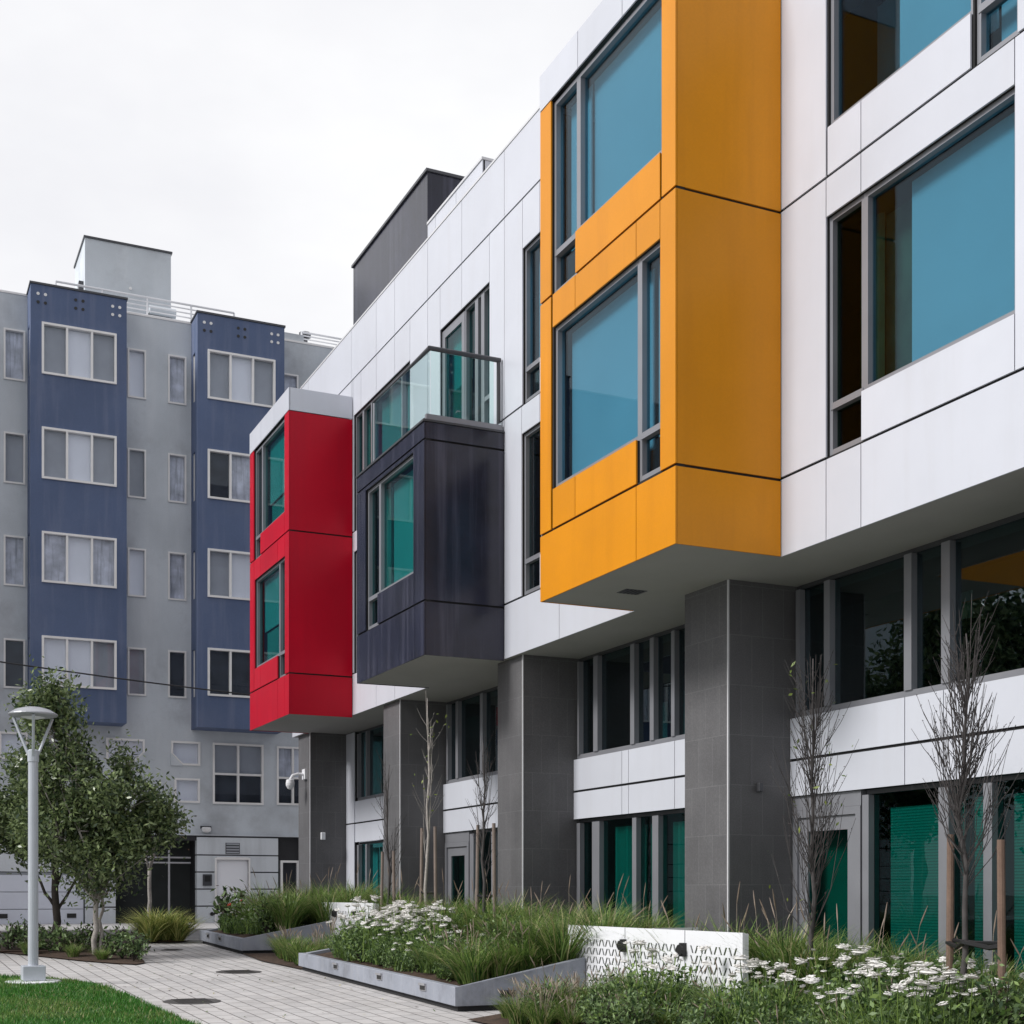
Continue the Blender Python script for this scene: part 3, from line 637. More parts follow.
# white service door
d = MB(); d.box(9.52, 9.58, W - .055, W + .12, .72, 2.78, 'cream_frame'); d.box(10.56, 10.62, W - .055, W + .12, .72, 2.78, 'cream_frame'); d.box(9.58, 10.56, W - .055, W + .12, 2.72, 2.80, 'cream_frame')
dd = d.build('door', G); MB().box(9.583, 10.557, W + .02, W + .07, .74, 2.717, 'door_white').build('door_leaf', dd)
k = MB(); k.tube([(9.80, W + .02, 1.62), (9.80, W - .05, 1.62)], .065, 'black', 10); k.tube([(10.42, W + .02, 1.58), (10.42, W - .06, 1.58)], .05, 'black', 10); k.build('handle', dd)
v = MB()
for i in range(4): v.box(9.87, 10.27, W - .06, W - .03, 2.92 + i * .085, 2.97 + i * .085, 'grey_screen')
v.box(9.85, 10.29, W - .045, W - .031, 2.90, 3.24, 'dark_alu'); v.build('wall_vent', G)
v = MB(); v.box(9.15, 9.42, W - .09, W - .031, 1.92, 2.27, 'dark_alu'); v.box(9.2, 9.37, W - .10, W - .09, 2.05, 2.22, 'black'); v.build('intercom_box', G)
v = MB(); v.tube([(9.43, W - .031, 1.06), (9.43, W - .06, 1.06)], .06, 'black', 10); v.build('standpipe_cap', G)
v = MB(); v.box(9.08, 9.40, W - .10, W - .001, 3.66, 3.74, 'dark_alu'); v.lathe([(.05, -.1), (.13, -.06), (.15, .02), (.12, .06)], 'vent_white', (9.24, W - .14, 3.64), 12); v.build('wall_lamp', G)
# entry recess
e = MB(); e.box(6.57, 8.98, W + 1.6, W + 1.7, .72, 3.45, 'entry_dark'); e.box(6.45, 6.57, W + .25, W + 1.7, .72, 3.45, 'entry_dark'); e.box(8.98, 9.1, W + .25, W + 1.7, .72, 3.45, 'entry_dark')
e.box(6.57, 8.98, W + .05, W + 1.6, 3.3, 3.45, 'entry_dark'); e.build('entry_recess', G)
for x0 in (6.62, 7.5, 8.05):
    e = MB(); wd = .75 if x0 < 8 else .55
    e.box(x0, x0 + .09, W + 1.5, W + 1.598, .74, 2.55, 'dark_alu'); e.box(x0 + wd - .09, x0 + wd, W + 1.5, W + 1.598, .74, 2.55, 'dark_alu'); e.box(x0 + .09, x0 + wd - .09, W + 1.5, W + 1.598, 2.45, 2.55, 'dark_alu')
    eo = e.build('entry_door', G); MB().box(x0 + .09, x0 + wd - .09, W + 1.53, W + 1.55, .76, 2.45, 'pane_dark').build('pane', eo)
e = MB()
for z in (2.62, 2.78): e.tube([(6.9, W + .3, z), (8.85, W + .3, z)], .03, 'fixture', 8)
e.tube([(8.2, W + .3, .75), (8.2, W + .3, 3.0)], .035, 'fixture', 8); e.build('entry_rail', G)
# dark opening with window at the right
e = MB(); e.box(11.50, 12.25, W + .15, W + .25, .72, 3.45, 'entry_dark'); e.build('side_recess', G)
sash(11.6, 12.2, .95, 2.72, W + .08, (), (DS,), fw=.07)
# garage doors
for x0, x1 in ((3.0, 5.68), (.2, 2.9), (-3.1, .1)):
    g = MB()
    for z0, z1 in ((.74, 1.22), (1.24, 1.72), (1.74, 2.22)): g.box(x0 + .03, x1 - .03, W + .02, W + .08, z0, z1, 'garage')
    g.box(x0, x1, W + .085, W + .12, .73, 2.3, 'grey_screen')
    go = g.build('garage_door', G)
    v = MB()
    for q in (x0 + .42, x1 - .36): v.box(q - .13, q + .13, W - .002, W + .02, .97, 1.10, 'black')
    v.build('door_vent', go)
MB().box(-3.2, 5.70, W + .01, W + .2, 2.32, 3.45, 'blue_base').build('garage_header', G)
# roof block, railing, parapet pieces
rbk = MB(); rbk.box(5.94, 8.55, 44, 46.3, 18.6, 21.82, 'grey_wall'); rbk.box(5.90, 8.59, 43.96, 46.34, 21.823, 21.88, 'dark_alu'); rbk.tube([(7.3, 43.97, 20.5), (7.3, 44.01, 20.5)], .05, 'vent_white', 8)
rbk.box(5.80, 5.94, 44.3, 44.6, 20.0, 20.6, 'dark_alu'); rbk.box(7.80, 8.5, 43.5, 43.98, 18.6, 19.7, 'dark_alu'); rbk.tube([(7.8, 43.55, 19.75), (8.6, 43.55, 19.75)], .16, 'grey_wall', 10)
rbk.build('roof_block', G)
def railing(x0, x1, y, z0, z1, n):
    r_ = MB()
    for k in range(n): r_.tube([(x0, y, z0 + (z1 - z0) * (k + 1) / n), (x1, y, z0 + (z1 - z0) * (k + 1) / n)], .022 if k < n - 1 else .035, 'white_metal', 6)
    q = x0
    while q <= x1 + .01: r_.tube([(q, y, z0 - .1), (q, y, z1)], .03, 'white_metal', 6); q += 1.32
    r_.build('roof_railing', G)
railing(4.9, 10.18, 42.45, 19.0, 19.66, 5); railing(12.38, 15.02, 42.6, 18.98, 19.5, 5); railing(-6, 3.24, 42.45, 19.0, 19.02, 2)
pr = MB(); pr.box(11.47, 12.34, W + .02, W + .3, 19.032, 19.25, 'grey_wall'); pr.tube([(12.9, 44, 18.5), (12.9, 44, 20.0)], .09, 'dark_alu', 8); pr.lathe([(.2, -.06), (.2, .06)], 'dark_alu', (12.9, 44, 20.0), 10); pr.build('roof_vent', G)
# cable in front
pts = []
for k in range(25):
    t = k / 24; pts.append((-14 + 30 * t, 39.5, 10.1 - 2.9 * t - .9 * 4 * t * (1 - t) * .6))
cb = MB().tube(pts, .022, 'cable', 5).build('power_cable'); tag(cb, 'thin black cable sagging across the front of the blue bays', 'cable')
pl = thing('utility_pole', 'timber utility pole carrying the sagging cable at its far end', 'pole', (-14, 39.5, .8))
MB().tube([(0, 0, 0), (0, 0, 9.5)], [.16, .11], 'bark_dark', 10).build('pole', pl); MB().box(-.9, .9, -.06, .06, 8.7, 8.82, 'bark_dark').build('crossarm', pl)

# ------------------------------------------------------------------ street lamp
L = thing('street_lamp', 'grey plaza lamp post with a shallow disc head, standing on the lawn', 'street lamp', (1.94, 19.27, gz(19.27)))
q = MB(); q.lathe([(.36, -.05), (.36, .045), (.34, .06)], 'white_metal', (0, 0, 0), 32); q.build('footing', L)
q = MB(); q.box(-.145, .145, -.145, .145, .06, .26, 'galv'); q.build('base', L, bevel=.012)
q = MB(); q.lathe([(.066, .26), (.064, 2.95), (.073, 2.955), (.073, 3.10), (.05, 3.12)], 'galv', (0, 0, 0), 16); q.build('pole', L, smooth=False)
for k in range(3):
    a = R(25 + 120 * k); q = MB(); q.tube([(.05 * math.cos(a), .05 * math.sin(a), 3.02), (.10 * math.cos(a), .10 * math.sin(a), 3.12), (.285 * math.cos(a), .285 * math.sin(a), 3.55)], .021, 'galv', 6); q.build('arm', L)
q = MB(); q.tube([(0, 0, 3.1), (0, 0, 3.55)], .017, 'galv', 6); q.build('stem', L)
q = MB(); q.lathe([(.16, 3.545), (.30, 3.56), (.315, 3.575), (.31, 3.59), (.22, 3.645), (.11, 3.675), (.02, 3.68)], 'lamp_grey', (0, 0, 0), 32)
h = q.build('lamp_head', L, smooth=False)
MB().lathe([(.06, 3.52), (.155, 3.543), (.155, 3.548)], 'white_metal', (0, 0, 0), 24).build('lens', h)

# ------------------------------------------------------------------ manhole covers
for i, (x, y, lab) in enumerate(((5.0, 20.55, 'dark iron cover set in the paving beside the middle planter'), (3.45, 16.48, 'dark iron cover in the paving near the lawn edge'), (5.04, 25.83, 'small iron cover in the paving nearest the road'))):
    r = (.34, .34, .2)[i]; q = MB(); q.lathe([(r, -.01), (r, .005), (r - .03, .008)], 'iron', (0, 0, 0), 28)
    for k in range(-3, 4): q.box(-r * .6, r * .6, k * r * .22 - .012, k * r * .22 + .012, .008, .012, 'iron')
    o = q.build('manhole_cover'); o.location = (x, y, gz(y)); o.rotation_euler.x = R(1.43); tag(o, lab, 'manhole cover', 'iron covers in the paving')

# ------------------------------------------------------------------ planters
def planter(y0, y1, label, lights):
    x0, x1, xs = 5.95, 9.0, 7.605
    z0, zl = gz(y0), gz(y1)
    P = thing('concrete_planter', label, 'planter', (0, 0, 0), 'grey concrete planters in front of the apartment building')
    b = MB(); t = .11
    zt0, zt1 = z0 + .285, zl + .285 - .02
    def wallx(x, xa, ya, yb, za, zb, ta, tb, m): pass
    # front (long) wall, top follows the ground
    b.prism([(x0, y0), (x0 + t, y0 + t), (x0 + t, y1), (x0, y1)], [z0 + .065, z0 + .065, zl + .065, zl + .065], [zt0, zt0, zt1, zt1], 'concrete')
    # end wall, top rising towards the building
    b.prism([(x0, y0), (xs, y0), (xs, y0 + t), (x0 + t, y0 + t)], [z0 + .065] * 4, [zt0, zt0 + .30, zt0 + .30, zt0], 'concrete')
    b.prism([(x0 + t, y1 - t), (xs, y1 - t), (xs, y1), (x0 + t, y1)], [zl + .065] * 4, [zt1, zt1 + .25, zt1 + .25, zt1], 'concrete')
    b.build('planter_wall', P, bevel=.008)
    MB().prism([(x0 + .05, y0 + .05), (xs, y0 + .05), (xs, y1 - .05), (x0 + .05, y1 - .05)], [z0 - .05, z0 - .05, zl - .05, zl - .05], [z0 + .064, z0 + .064, zl + .064, zl + .064], 'kick').build('toe_kick', P)
    s = MB(); xx = [x0 + t, 6.7, 7.45, 8.2, 9.0, 9.3]; hh = [-.06, .04, .16, .2, .2, .2]; yy = [y0 + t + .001 + (y1 - y0 - 2 * t) * k / 8 for k in range(9)]
    def sz(x, y):
        k = 0
        while k < len(xx) - 2 and x > xx[k + 1]: k += 1
        f = (x - xx[k]) / (xx[k + 1] - xx[k]); return gz(y) + .285 + hh[k] + (hh[k + 1] - hh[k]) * f + .03 * noise.noise((x * 2, y * 2, 1))
    for ya, yb in zip(yy[:-1], yy[1:]):
        for xa, xb in zip(xx[:-1], xx[1:]): s.face([(xa, ya, sz(xa, ya)), (xb, ya, sz(xb, ya)), (xb, yb, sz(xb, yb)), (xa, yb, sz(xa, yb))], 'soil')
    s.build('soil', P)
    for kind, u in lights:
        l = MB()
        if kind == 'x':
            zz = gz(u) + .20; l.box(x0 - .012, x0 + .01, u - .10, u + .10, zz - .045, zz + .045, 'fixture'); l.box(x0 - .03, x0 - .012, u - .10, u + .10, zz + .02, zz + .045, 'fixture'); l.box(x0 - .014, x0 - .0121, u - .08, u + .08, zz - .035, zz + .015, 'black')
        else:
            zz = z0 + .19; l.box(u - .1, u + .1, y0 - .012, y0 + .01, zz - .04, zz + .04, 'dark_alu'); l.box(u - .085, u + .085, y0 - .014, y0 - .0121, zz - .025, zz + .02, 'black')
        l.build('step_light', P)
    return sz
szB = planter(14.36, 20.65, 'long grey concrete planter with three saplings and white flowers', [('x', 18.75), ('x', 16.9), ('x', 15.35), ('y', 6.60)])
szC = planter(24.3, 27.7, 'grey concrete planter farther back, by the road', [('x', 26.9), ('x', 25.9)])
# foreground bed: mounded soil in front of the pier (ground-level edge)
def szA(x, y):
    return gz(y) + max(0, min(1, (x - 5.75) / 2.2)) * .24 + .03 * noise.noise((x * 1.5, y * 1.5, 3)) + .01
s = MB(); nx, ny = 10, 12
ya, yb = 5.0, 13.55
X = lambda i, y: (5.75 + .05 * (13.5 - y)) + (10.15 - 5.75 - .05 * (13.5 - y)) * i / nx
for j in range(ny):
    y0 = ya + (yb - ya) * j / ny; y1 = ya + (yb - ya) * (j + 1) / ny
    for i in range(nx):
        s.face([(X(i, y0), y0, szA(X(i, y0), y0)), (X(i + 1, y0), y0, szA(X(i + 1, y0), y0)), (X(i + 1, y1), y1, szA(X(i + 1, y1), y1)), (X(i, y1), y1, szA(X(i, y1), y1))], 'soil')
o = s.build('planting_bed'); o['kind'] = 'structure'
# tree bed on the left and gap bed between the planters
def bed(pl, dz=.02):
    s = MB(); c0 = [sum(p[0] for p in pl) / len(pl), sum(p[1] for p in pl) / len(pl)]
    for a, c_ in zip(pl, pl[1:] + pl[:1]):
        s.face([(c0[0], c0[1], gz(c0[1]) + .07), (a[0], a[1], gz(a[1]) + dz), (c_[0], c_[1], gz(c_[1]) + dz)], 'soil')
    o = s.build('planting_bed'); o['kind'] = 'structure'
bed([(1.2, 26.3), (2.06, 25.7), (2.6, 24.5), (3.06, 23.4), (3.5, 22.6), (3.8, 22.3), (3.98, 22.6), (4.06, 23.2), (4.1, 25), (3.9, 27.6), (2.5, 28.3), (1.2, 28.3)])
bed([(5.97, 20.67), (9.2, 20.67), (9.2, 24.28), (5.97, 24.28), (5.85, 22.5)])
bed([(4.75, 28.0), (5.6, 27.95), (5.85, 28.2), (5.8, 28.5), (4.7, 28.5)])

# ------------------------------------------------------------------ patio gates (perforated white panels)
def gate(y0, y1, x, z0, z1, splits, label, ret=None):
    Gt = thing('patio_gate', label, 'gate', (x, y0, z0), 'white perforated patio gates'); Gt.location = (0, 0, 0)
    ys = [y0] + splits + [y1]
    for a, c_ in zip(ys[:-1], ys[1:]):
        b = MB(); a += .008; c_ -= .008; t = .03
        n = max(2, int((c_ - a - .16) / .075)); n -= n % 2; rows = int((z1 - z0 - .19) / .095); cw = (c_ - a - .16) / n; rh = (z1 - z0 - .19) / rows
        for i in range(n):
            for j in range(rows):
                u0 = a + .08 + i * cw; w0 = z0 + .05 + j * rh; sgn = 1 if i % 2 == 0 else -1
                cu = u0 + cw / 2; dx = -.020 * sgn; hw = .0155; zl_, zh = w0 + rh * .10, w0 + rh * .88
                P_ = [(cu - dx - hw, zl_), (cu - dx + hw, zl_), (cu + dx + hw, zh), (cu + dx - hw, zh)]
                Q = [(u0, w0), (u0 + cw, w0), (u0 + cw, w0 + rh), (u0, w0 + rh)]
                for k in range(4):
                    k2 = (k + 1) % 4
                    b.face([(x, Q[k][0], Q[k][1]), (x, P_[k][0], P_[k][1]), (x, P_[k2][0], P_[k2][1]), (x, Q[k2][0], Q[k2][1])], 'white_metal')
                    b.face([(x, P_[k][0], P_[k][1]), (x + .008, P_[k][0], P_[k][1]), (x + .008, P_[k2][0], P_[k2][1]), (x, P_[k2][0], P_[k2][1])], 'white_metal')
                    b.face([(x + .008, Q[k2][0], Q[k2][1]), (x + .008, P_[k2][0], P_[k2][1]), (x + .008, P_[k][0], P_[k][1]), (x + .008, Q[k][0], Q[k][1])], 'white_metal')
        # solid border
        b.box(x, x + t, a, a + .08, z0, z1, 'white_metal'); b.box(x, x + t, c_ - .08, c_, z0, z1, 'white_metal')
        b.box(x, x + t, a + .08, c_ - .08, z0, z0 + .05, 'white_metal'); b.box(x, x + t, a + .08, c_ - .08, z1 - .14, z1, 'white_metal')
        b.build('gate_leaf', Gt)
    for s_ in splits:
        l = MB(); l.box(x - .05, x + .08, s_ - .035, s_ + .035, z1 - .27, z1 - .13, 'black'); l.box(x - .066, x - .05, s_ - .02, s_ + .075, z1 - .215, z1 - .185, 'black')
        l.tube([(x - .051, s_, z1 - .2), (x - .075, s_, z1 - .2)], .055, 'black', 12); l.build('latch', Gt)
    if ret:
        yr, xa, xb = ret; b = MB(); b.box(xa, xb, yr, yr + .03, z0, z1, 'white_metal'); b.build('side_screen', Gt)
    b = MB(); b.box(x + .035, x + .085, y0 + .03, y0 + .09, z0 - .1, z1 - .01, 'white_metal'); b.box(x + .035, x + .085, y1 - .05, y1, z0 - .1, z1 - .01, 'white_metal'); b.build('gate_post', Gt)
gate(11.15, 14.85, 7.62, .42, 1.315, [12.2, 13.45], 'long white gate with rows of slanted slots between the middle planter and the flower bed', (13.05, 7.75, 8.33))
gate(21.9, 24.9, 7.62, .68, 1.53, [22.9, 24.0], 'smaller looking white slotted gate between the two concrete planters', None)

# ------------------------------------------------------------------ plants
def blade(b, x, y, z, az, lean, L_, w, m, seg=3, curl=.5):
    d = Vector((math.cos(az), math.sin(az), 0)); sd = Vector((-math.sin(az), math.cos(az), 0)); pts = []
    for k in range(seg + 1):
        t = k / seg; ang = lean + curl * t * t * 1.6
        r = L_ * t * math.sin(min(ang, 2.2)) * .95; h = L_ * (t * math.cos(lean * .6) - .55 * curl * t * t * t)
        pts.append(Vector((x, y, z)) + d * r + Vector((0, 0, h)))
    base = len(b.v); i = b.mi(m)
    for k, p in enumerate(pts[:-1]):
        ww = w * (1 - .6 * k / seg); b.v += [tuple(p - sd * ww), tuple(p + sd * ww)]
    b.v.append(tuple(pts[-1]))
    for k in range(seg - 1): b.f.append((base + 2 * k, base + 2 * k + 1, base + 2 * k + 3, base + 2 * k + 2)); b.m.append(i)
    b.f.append((base + 2 * (seg - 1), base + 2 * (seg - 1) + 1, base + 2 * seg)); b.m.append(i)
    return pts[-1]
def grass_meshes(seed, n, L_, mats, plume=0, w=.006, spread=.13, plume_m='plume', lean=.75):
    r = random.Random(seed); b = MB()
    for k in range(n):
        a = r.uniform(0, 6.28); q = spread * math.sqrt(r.random())
        blade(b, q * math.cos(a), q * math.sin(a), 0, a + r.gauss(0, .5), abs(r.gauss(.12, lean * .45)), L_ * r.uniform(.55, 1.1), w, mats[0] if r.random() < .86 else mats[-1], 3, r.uniform(.2, .75))
    p = MB()
    for k in range(plume):
        a = r.uniform(0, 6.28); le = abs(r.gauss(.25, .25)); l2 = L_ * r.uniform(.95, 1.3); d = Vector((math.cos(a), math.sin(a), 0))
        tip = d * l2 * math.sin(le) + Vector((0, 0, l2 * math.cos(le))); mid = tip * .78 + Vector((0, 0, .02))
        p.tube([d * .04, mid], [.0025, .002], plume_m, 3)
        end = tip + d * .02 - Vector((0, 0, .01)); c_ = (mid + end) / 2
        p.tube([mid, mid.lerp(end, .3), mid.lerp(end, .7), end], [.003, .0075, .006, .002], plume_m, 5)
    return b.mesh('foliage'), (p.mesh('plumes') if plume else None)
def yarrow_meshes(seed, n=20, h=.6, spread=.34):
    r = random.Random(seed); b = MB(); f = MB()
    for k in range(260):           # ferny foliage
        a = r.uniform(0, 6.28); q = spread * math.sqrt(r.random())
        blade(b, q * math.cos(a), q * math.sin(a), 0, r.uniform(0, 6.28), abs(r.gauss(.3, .3)), h * r.uniform(.35, .95), .009, 'grass' if r.random() < .6 else 'leaf_dark', 3, r.uniform(.1, .6))
    for k in range(420):
        a = r.uniform(0, 6.28); q = spread * 1.05 * math.sqrt(r.random()); z = r.uniform(.03, h * .8); c_ = Vector((q * math.cos(a), q * math.sin(a), z))
        leafq(b, c_, r, r.uniform(.02, .04), 'leaf_dark' if r.random() < .55 else 'grass')
    heads = []
    for k in range(n):
        a = r.uniform(0, 6.28); q = spread * math.sqrt(r.random()); q2 = q * 1.25; hh = h * r.uniform(.72, 1.12)
        c_ = Vector((q2 * math.cos(a), q2 * math.sin(a), hh)); b.tube([(q * .7 * math.cos(a), q * .7 * math.sin(a), 0), c_], .004, 'grass', 3)
        heads.append((c_, r.uniform(.4, 1.3), (r.gauss(0, .16), r.gauss(0, .13), r.uniform(0, 6.28))))
    return b.mesh('foliage'), heads
def head_mesh(seed, rr=.052):       # florets packed into one flat umbel
    r = random.Random(seed); f = MB()
    f.lathe([(rr * .5, -.012), (rr * .93, -.003), (rr * .7, .005)], 'flower', (0, 0, 0), 9)
    for j in range(26):
        t = r.uniform(0, 6.28); s_ = rr * math.sqrt(r.random()) * 1.06; fc = Vector((s_ * math.cos(t), s_ * math.sin(t), .008 + .010 * (1 - (s_ / rr) ** 2) + r.uniform(-.004, .005)))
        u = r.uniform(.009, .014); e = r.uniform(0, 3.14); A1 = Vector((math.cos(e), math.sin(e), r.uniform(-.3, .3))); A2 = Vector((-math.sin(e), math.cos(e), r.uniform(-.3, .3)))
        f.face([fc - A1 * u, fc - A2 * u, fc + A1 * u, fc + A2 * u], 'flower')
    return f.mesh('flower_head')
def leafq(b, c_, r, s, m, nrm=None):
    n = nrm or Vector((r.gauss(0, 1), r.gauss(0, 1), r.gauss(.35, 1))).normalized()
    a = n.orthogonal().normalized(); a.rotate(Matrix.Rotation(r.uniform(0, 6.28), 3, n)); c2 = n.cross(a)
    b.face([c_ - a * s, c_ + c2 * s * .42 - a * s * .1, c_ + a * s, c_ - c2 * s * .42 - a * s * .1], m)
def shrub_meshes(seed, rx_, h, n, s, m, m2=None):
    r = random.Random(seed); b = MB(); st = MB()
    tips = []
    for k in range(14):
        a = r.uniform(0, 6.28); q = rx_ * r.uniform(.2, .95); e = Vector((q * math.cos(a), q * math.sin(a), h * r.uniform(.5, 1.05) * (1 - .4 * (q / rx_) ** 2))); st.tube([(0, 0, 0), e * .5 + Vector((0, 0, h * .12)), e], [.012, .008, .003], 'bark_dark', 4); tips.append(e)
    for k in range(n):
        e = tips[k % len(tips)]; t = r.uniform(.35, 1.05); c_ = e * t + Vector((r.gauss(0, .07), r.gauss(0, .07), r.gauss(0, .06) + h * .1 * (1 - t))); c_.z = max(c_.z, .02)
        leafq(b, c_, r, s * r.uniform(.6, 1.2), m if (not m2 or r.random() < .8) else m2)
    return b.mesh('foliage'), st.mesh('stems')
HEADS = [head_mesh(i) for i in range(4)]
VAR = {'tall_grass': [grass_meshes(10 + i, 420, .80, ('grass', 'straw'), 2, .007, .17) for i in range(4)],
       'low_grass': [grass_meshes(20 + i, 380, .55, ('grass', 'straw'), 4, .007, .17) for i in range(3)],
       'plume_grass': [grass_meshes(30 + i, 320, .52, ('grass', 'straw'), 22, .006, .15) for i in range(3)],
       'yellow_grass': [grass_meshes(40 + i, 420, .75, ('grass_yellow', 'grass'), 0, .011, .12, lean=1.0) for i in range(2)],
       'yarrow': [yarrow_meshes(50 + i) for i in range(4)],
       'yarrow_few': [yarrow_meshes(60 + i, 6, .5) for i in range(3)],
       'shrub': [shrub_meshes(70 + i, .34, .55, 900, .035, 'leaf_dark', 'grass') for i in range(3)],
       'dark_shrub': [shrub_meshes(80 + i, .34, .5, 420, .05, 'leaf_dark', 'bark_dark') for i in range(3)]}
PARTN = {'yarrow': ('foliage', 'flower_heads'), 'yarrow_few': ('foliage', 'flower_heads'), 'shrub': ('foliage', 'stems'), 'dark_shrub': ('foliage', 'stems')}
NAMES = {'tall_grass': ('grass_clump', 'grass clump'), 'low_grass': ('grass_clump', 'grass clump'), 'plume_grass': ('fountain_grass', 'fountain grass'), 'yellow_grass': ('variegated_grass', 'grass clump'),
         'yarrow': ('yarrow_plant', 'flowering plant'), 'yarrow_few': ('yarrow_plant', 'flowering plant'), 'shrub': ('leafy_shrub', 'shrub'), 'dark_shrub': ('dark_leaved_shrub', 'shrub')}
rp = random.Random(11)
def plant(kind, x, y, z, s, label, group):
    ms = VAR[kind]; ma, mb_ = ms[rp.randrange(len(ms))]; nm, cat = NAMES[kind]; pn = PARTN.get(kind, ('foliage', 'plumes'))
    o = thing(nm, label, cat, (x, y, z - .01), group); o.scale = (s, s, s * rp.uniform(.9, 1.12)); o.rotation_euler = (rp.gauss(0, .05), rp.gauss(0, .05), rp.uniform(0, 6.28))
    a = bpy.data.objects.new(pn[0], ma); COL.objects.link(a); a.parent = o
    if isinstance(mb_, list):
        for p_, sc_, ro in mb_:
            c_ = bpy.data.objects.new('flower_head', HEADS[rp.randrange(4)]); COL.objects.link(c_); c_.parent = o; c_.location = p_; c_.scale = (sc_,) * 3; c_.rotation_euler = ro
    elif mb_: c_ = bpy.data.objects.new(pn[1], mb_); COL.objects.link(c_); c_.parent = o
    return o
def scatter(kind, spots, sz, label, group, smin=.85, smax=1.15):
    for x, y in spots: plant(kind, x, y, sz(x, y), rp.uniform(smin, smax), label, group)
def grid(x0, x1, y0, y1, step, jit=.35, skip=None):
    out = []; x = x0
    while x <= x1 + 1e-6:
        y = y0
        while y <= y1 + 1e-6:
            p = (x + rp.uniform(-jit, jit) * step, y + rp.uniform(-jit, jit) * step)
            if not skip or not skip(*p): out.append(p)
            y += step
        x += step
    return out
# middle planter: grass along the end wall and against the building, yarrow in the middle front
scatter('low_grass', grid(6.4, 7.25, 14.85, 15.7, .38, .25), szB, 'green tufted grass clump behind the sloping end wall of the long planter', 'grass clumps by the sloping planter end')
scatter('tall_grass', grid(7.5, 8.9, 14.7, 20.4, .62, .3), szB, 'tall green grass clump at the back of the long planter', 'tall grasses at the back of the long planter')
scatter('yarrow', [(6.85, 19.1), (6.75, 18.4), (6.5, 18.3), (6.5, 18.9), (6.9, 18.0), (6.45, 17.7), (7.15, 18.7), (6.65, 18.05), (6.7, 19.4), (7.2, 19.2), (6.45, 19.3), (7.0, 17.5), (6.7, 17.2)], szB, 'white yarrow in full bloom towards the far end of the long planter', 'blooming yarrow in the long planter')
scatter('shrub', [(6.3, 17.9), (6.3, 17.2), (6.35, 16.6), (6.3, 15.4), (6.4, 20.2), (7.0, 20.3), (6.8, 15.9)], szB, 'low leafy green shrub at the front edge of the long planter', 'low shrubs at the front of the long planter', .45, .62)
scatter('low_grass', [(6.5, 16.4), (6.9, 16.2), (7.3, 16.6), (6.6, 15.9), (7.2, 15.9)], szB, 'mid height green grass clump among the sparse yarrow of the long planter', 'grass clumps among the sparse yarrow', .9, 1.1)
scatter('yarrow_few', [(6.6, 17.5), (6.75, 16.75), (7.2, 16.5), (6.55, 16.2), (6.45, 17.0)], szB, 'sparsely flowering yarrow in the front half of the long planter', 'sparse yarrow in the long planter', .7, .95)
scatter('shrub', [(6.25, 18.6), (6.25, 19.3), (6.6, 16.0), (7.3, 16.2), (7.4, 17.6), (6.9, 16.9), (6.55, 17.3), (7.5, 18.4), (7.0, 17.4), (6.7, 17.9), (7.6, 15.4), (7.2, 15.2), (6.8, 15.3), (7.6, 19.4), (8.0, 16.4), (8.2, 17.4), (8.2, 15.3), (7.3, 16.9), (6.6, 16.5), (7.1, 18.0)], szB, 'small leafy green shrub among the yarrow of the long planter', 'leafy shrubs in the long planter', .65, 1.0)
# gap between the planters
gapz = lambda x, y: gz(y) + .05
scatter('low_grass', [(6.2, 21.2), (6.25, 22.0), (6.4, 23.0), (6.9, 21.3), (6.8, 22.3)], gapz, 'low spreading grass clump between the two concrete planters', 'grass clumps between the planters', .75, .95)
scatter('plume_grass', [(6.3, 22.6), (6.55, 21.7), (6.6, 23.5), (7.1, 22.6)], gapz, 'fountain grass with pale plumes between the two concrete planters', 'fountain grass between the planters', .8, 1.0)
scatter('tall_grass', [(7.3, 20.95), (7.7, 21.2), (8.2, 21.2), (8.3, 21.9)], gapz, 'tall grass clump beside the smaller gate', 'tall grass by the smaller gate', .95, 1.2)
# far planter
scatter('tall_grass', grid(7.0, 9.0, 24.7, 27.5, .6, .3), szC, 'tall grass clump at the back of the planter by the road', 'tall grasses in the planter by the road', .95, 1.2)
scatter('shrub', [(6.6, 25.0), (6.7, 25.6), (6.9, 26.1), (6.75, 26.8), (7.0, 24.9), (7.0, 25.5)], szC, 'leafy green shrub in the planter by the road', 'leafy shrubs in the planter by the road', .9, 1.15)
scatter('yarrow_few', [(6.45, 25.9), (6.4, 26.5), (6.5, 27.1), (6.55, 25.3)], szC, 'yarrow with few white heads in the planter by the road', 'yarrow in the planter by the road', .75, .95)
o = plant('dark_shrub', 6.55, 27.35, szC(6.55, 27.35), 1.5, 'dark leaved shrub with red blooms at the far corner of the planter by the road', None)
r_ = random.Random(4)
for k in range(11):
    fr = MB(); c0 = Vector((r_.gauss(0, .09), r_.gauss(-.1, .09), r_.uniform(.18, .38)))
    fr.lathe([(.008, -.012), (.022, 0), (.006, .012)], 'flower_red', c0, 6)
    for q in range(6): leafq(fr, c0 + Vector((r_.gauss(0, .012), r_.gauss(0, .012), r_.gauss(0, .008))), r_, .022, 'flower_red')
    fr.build('red_bloom', o)
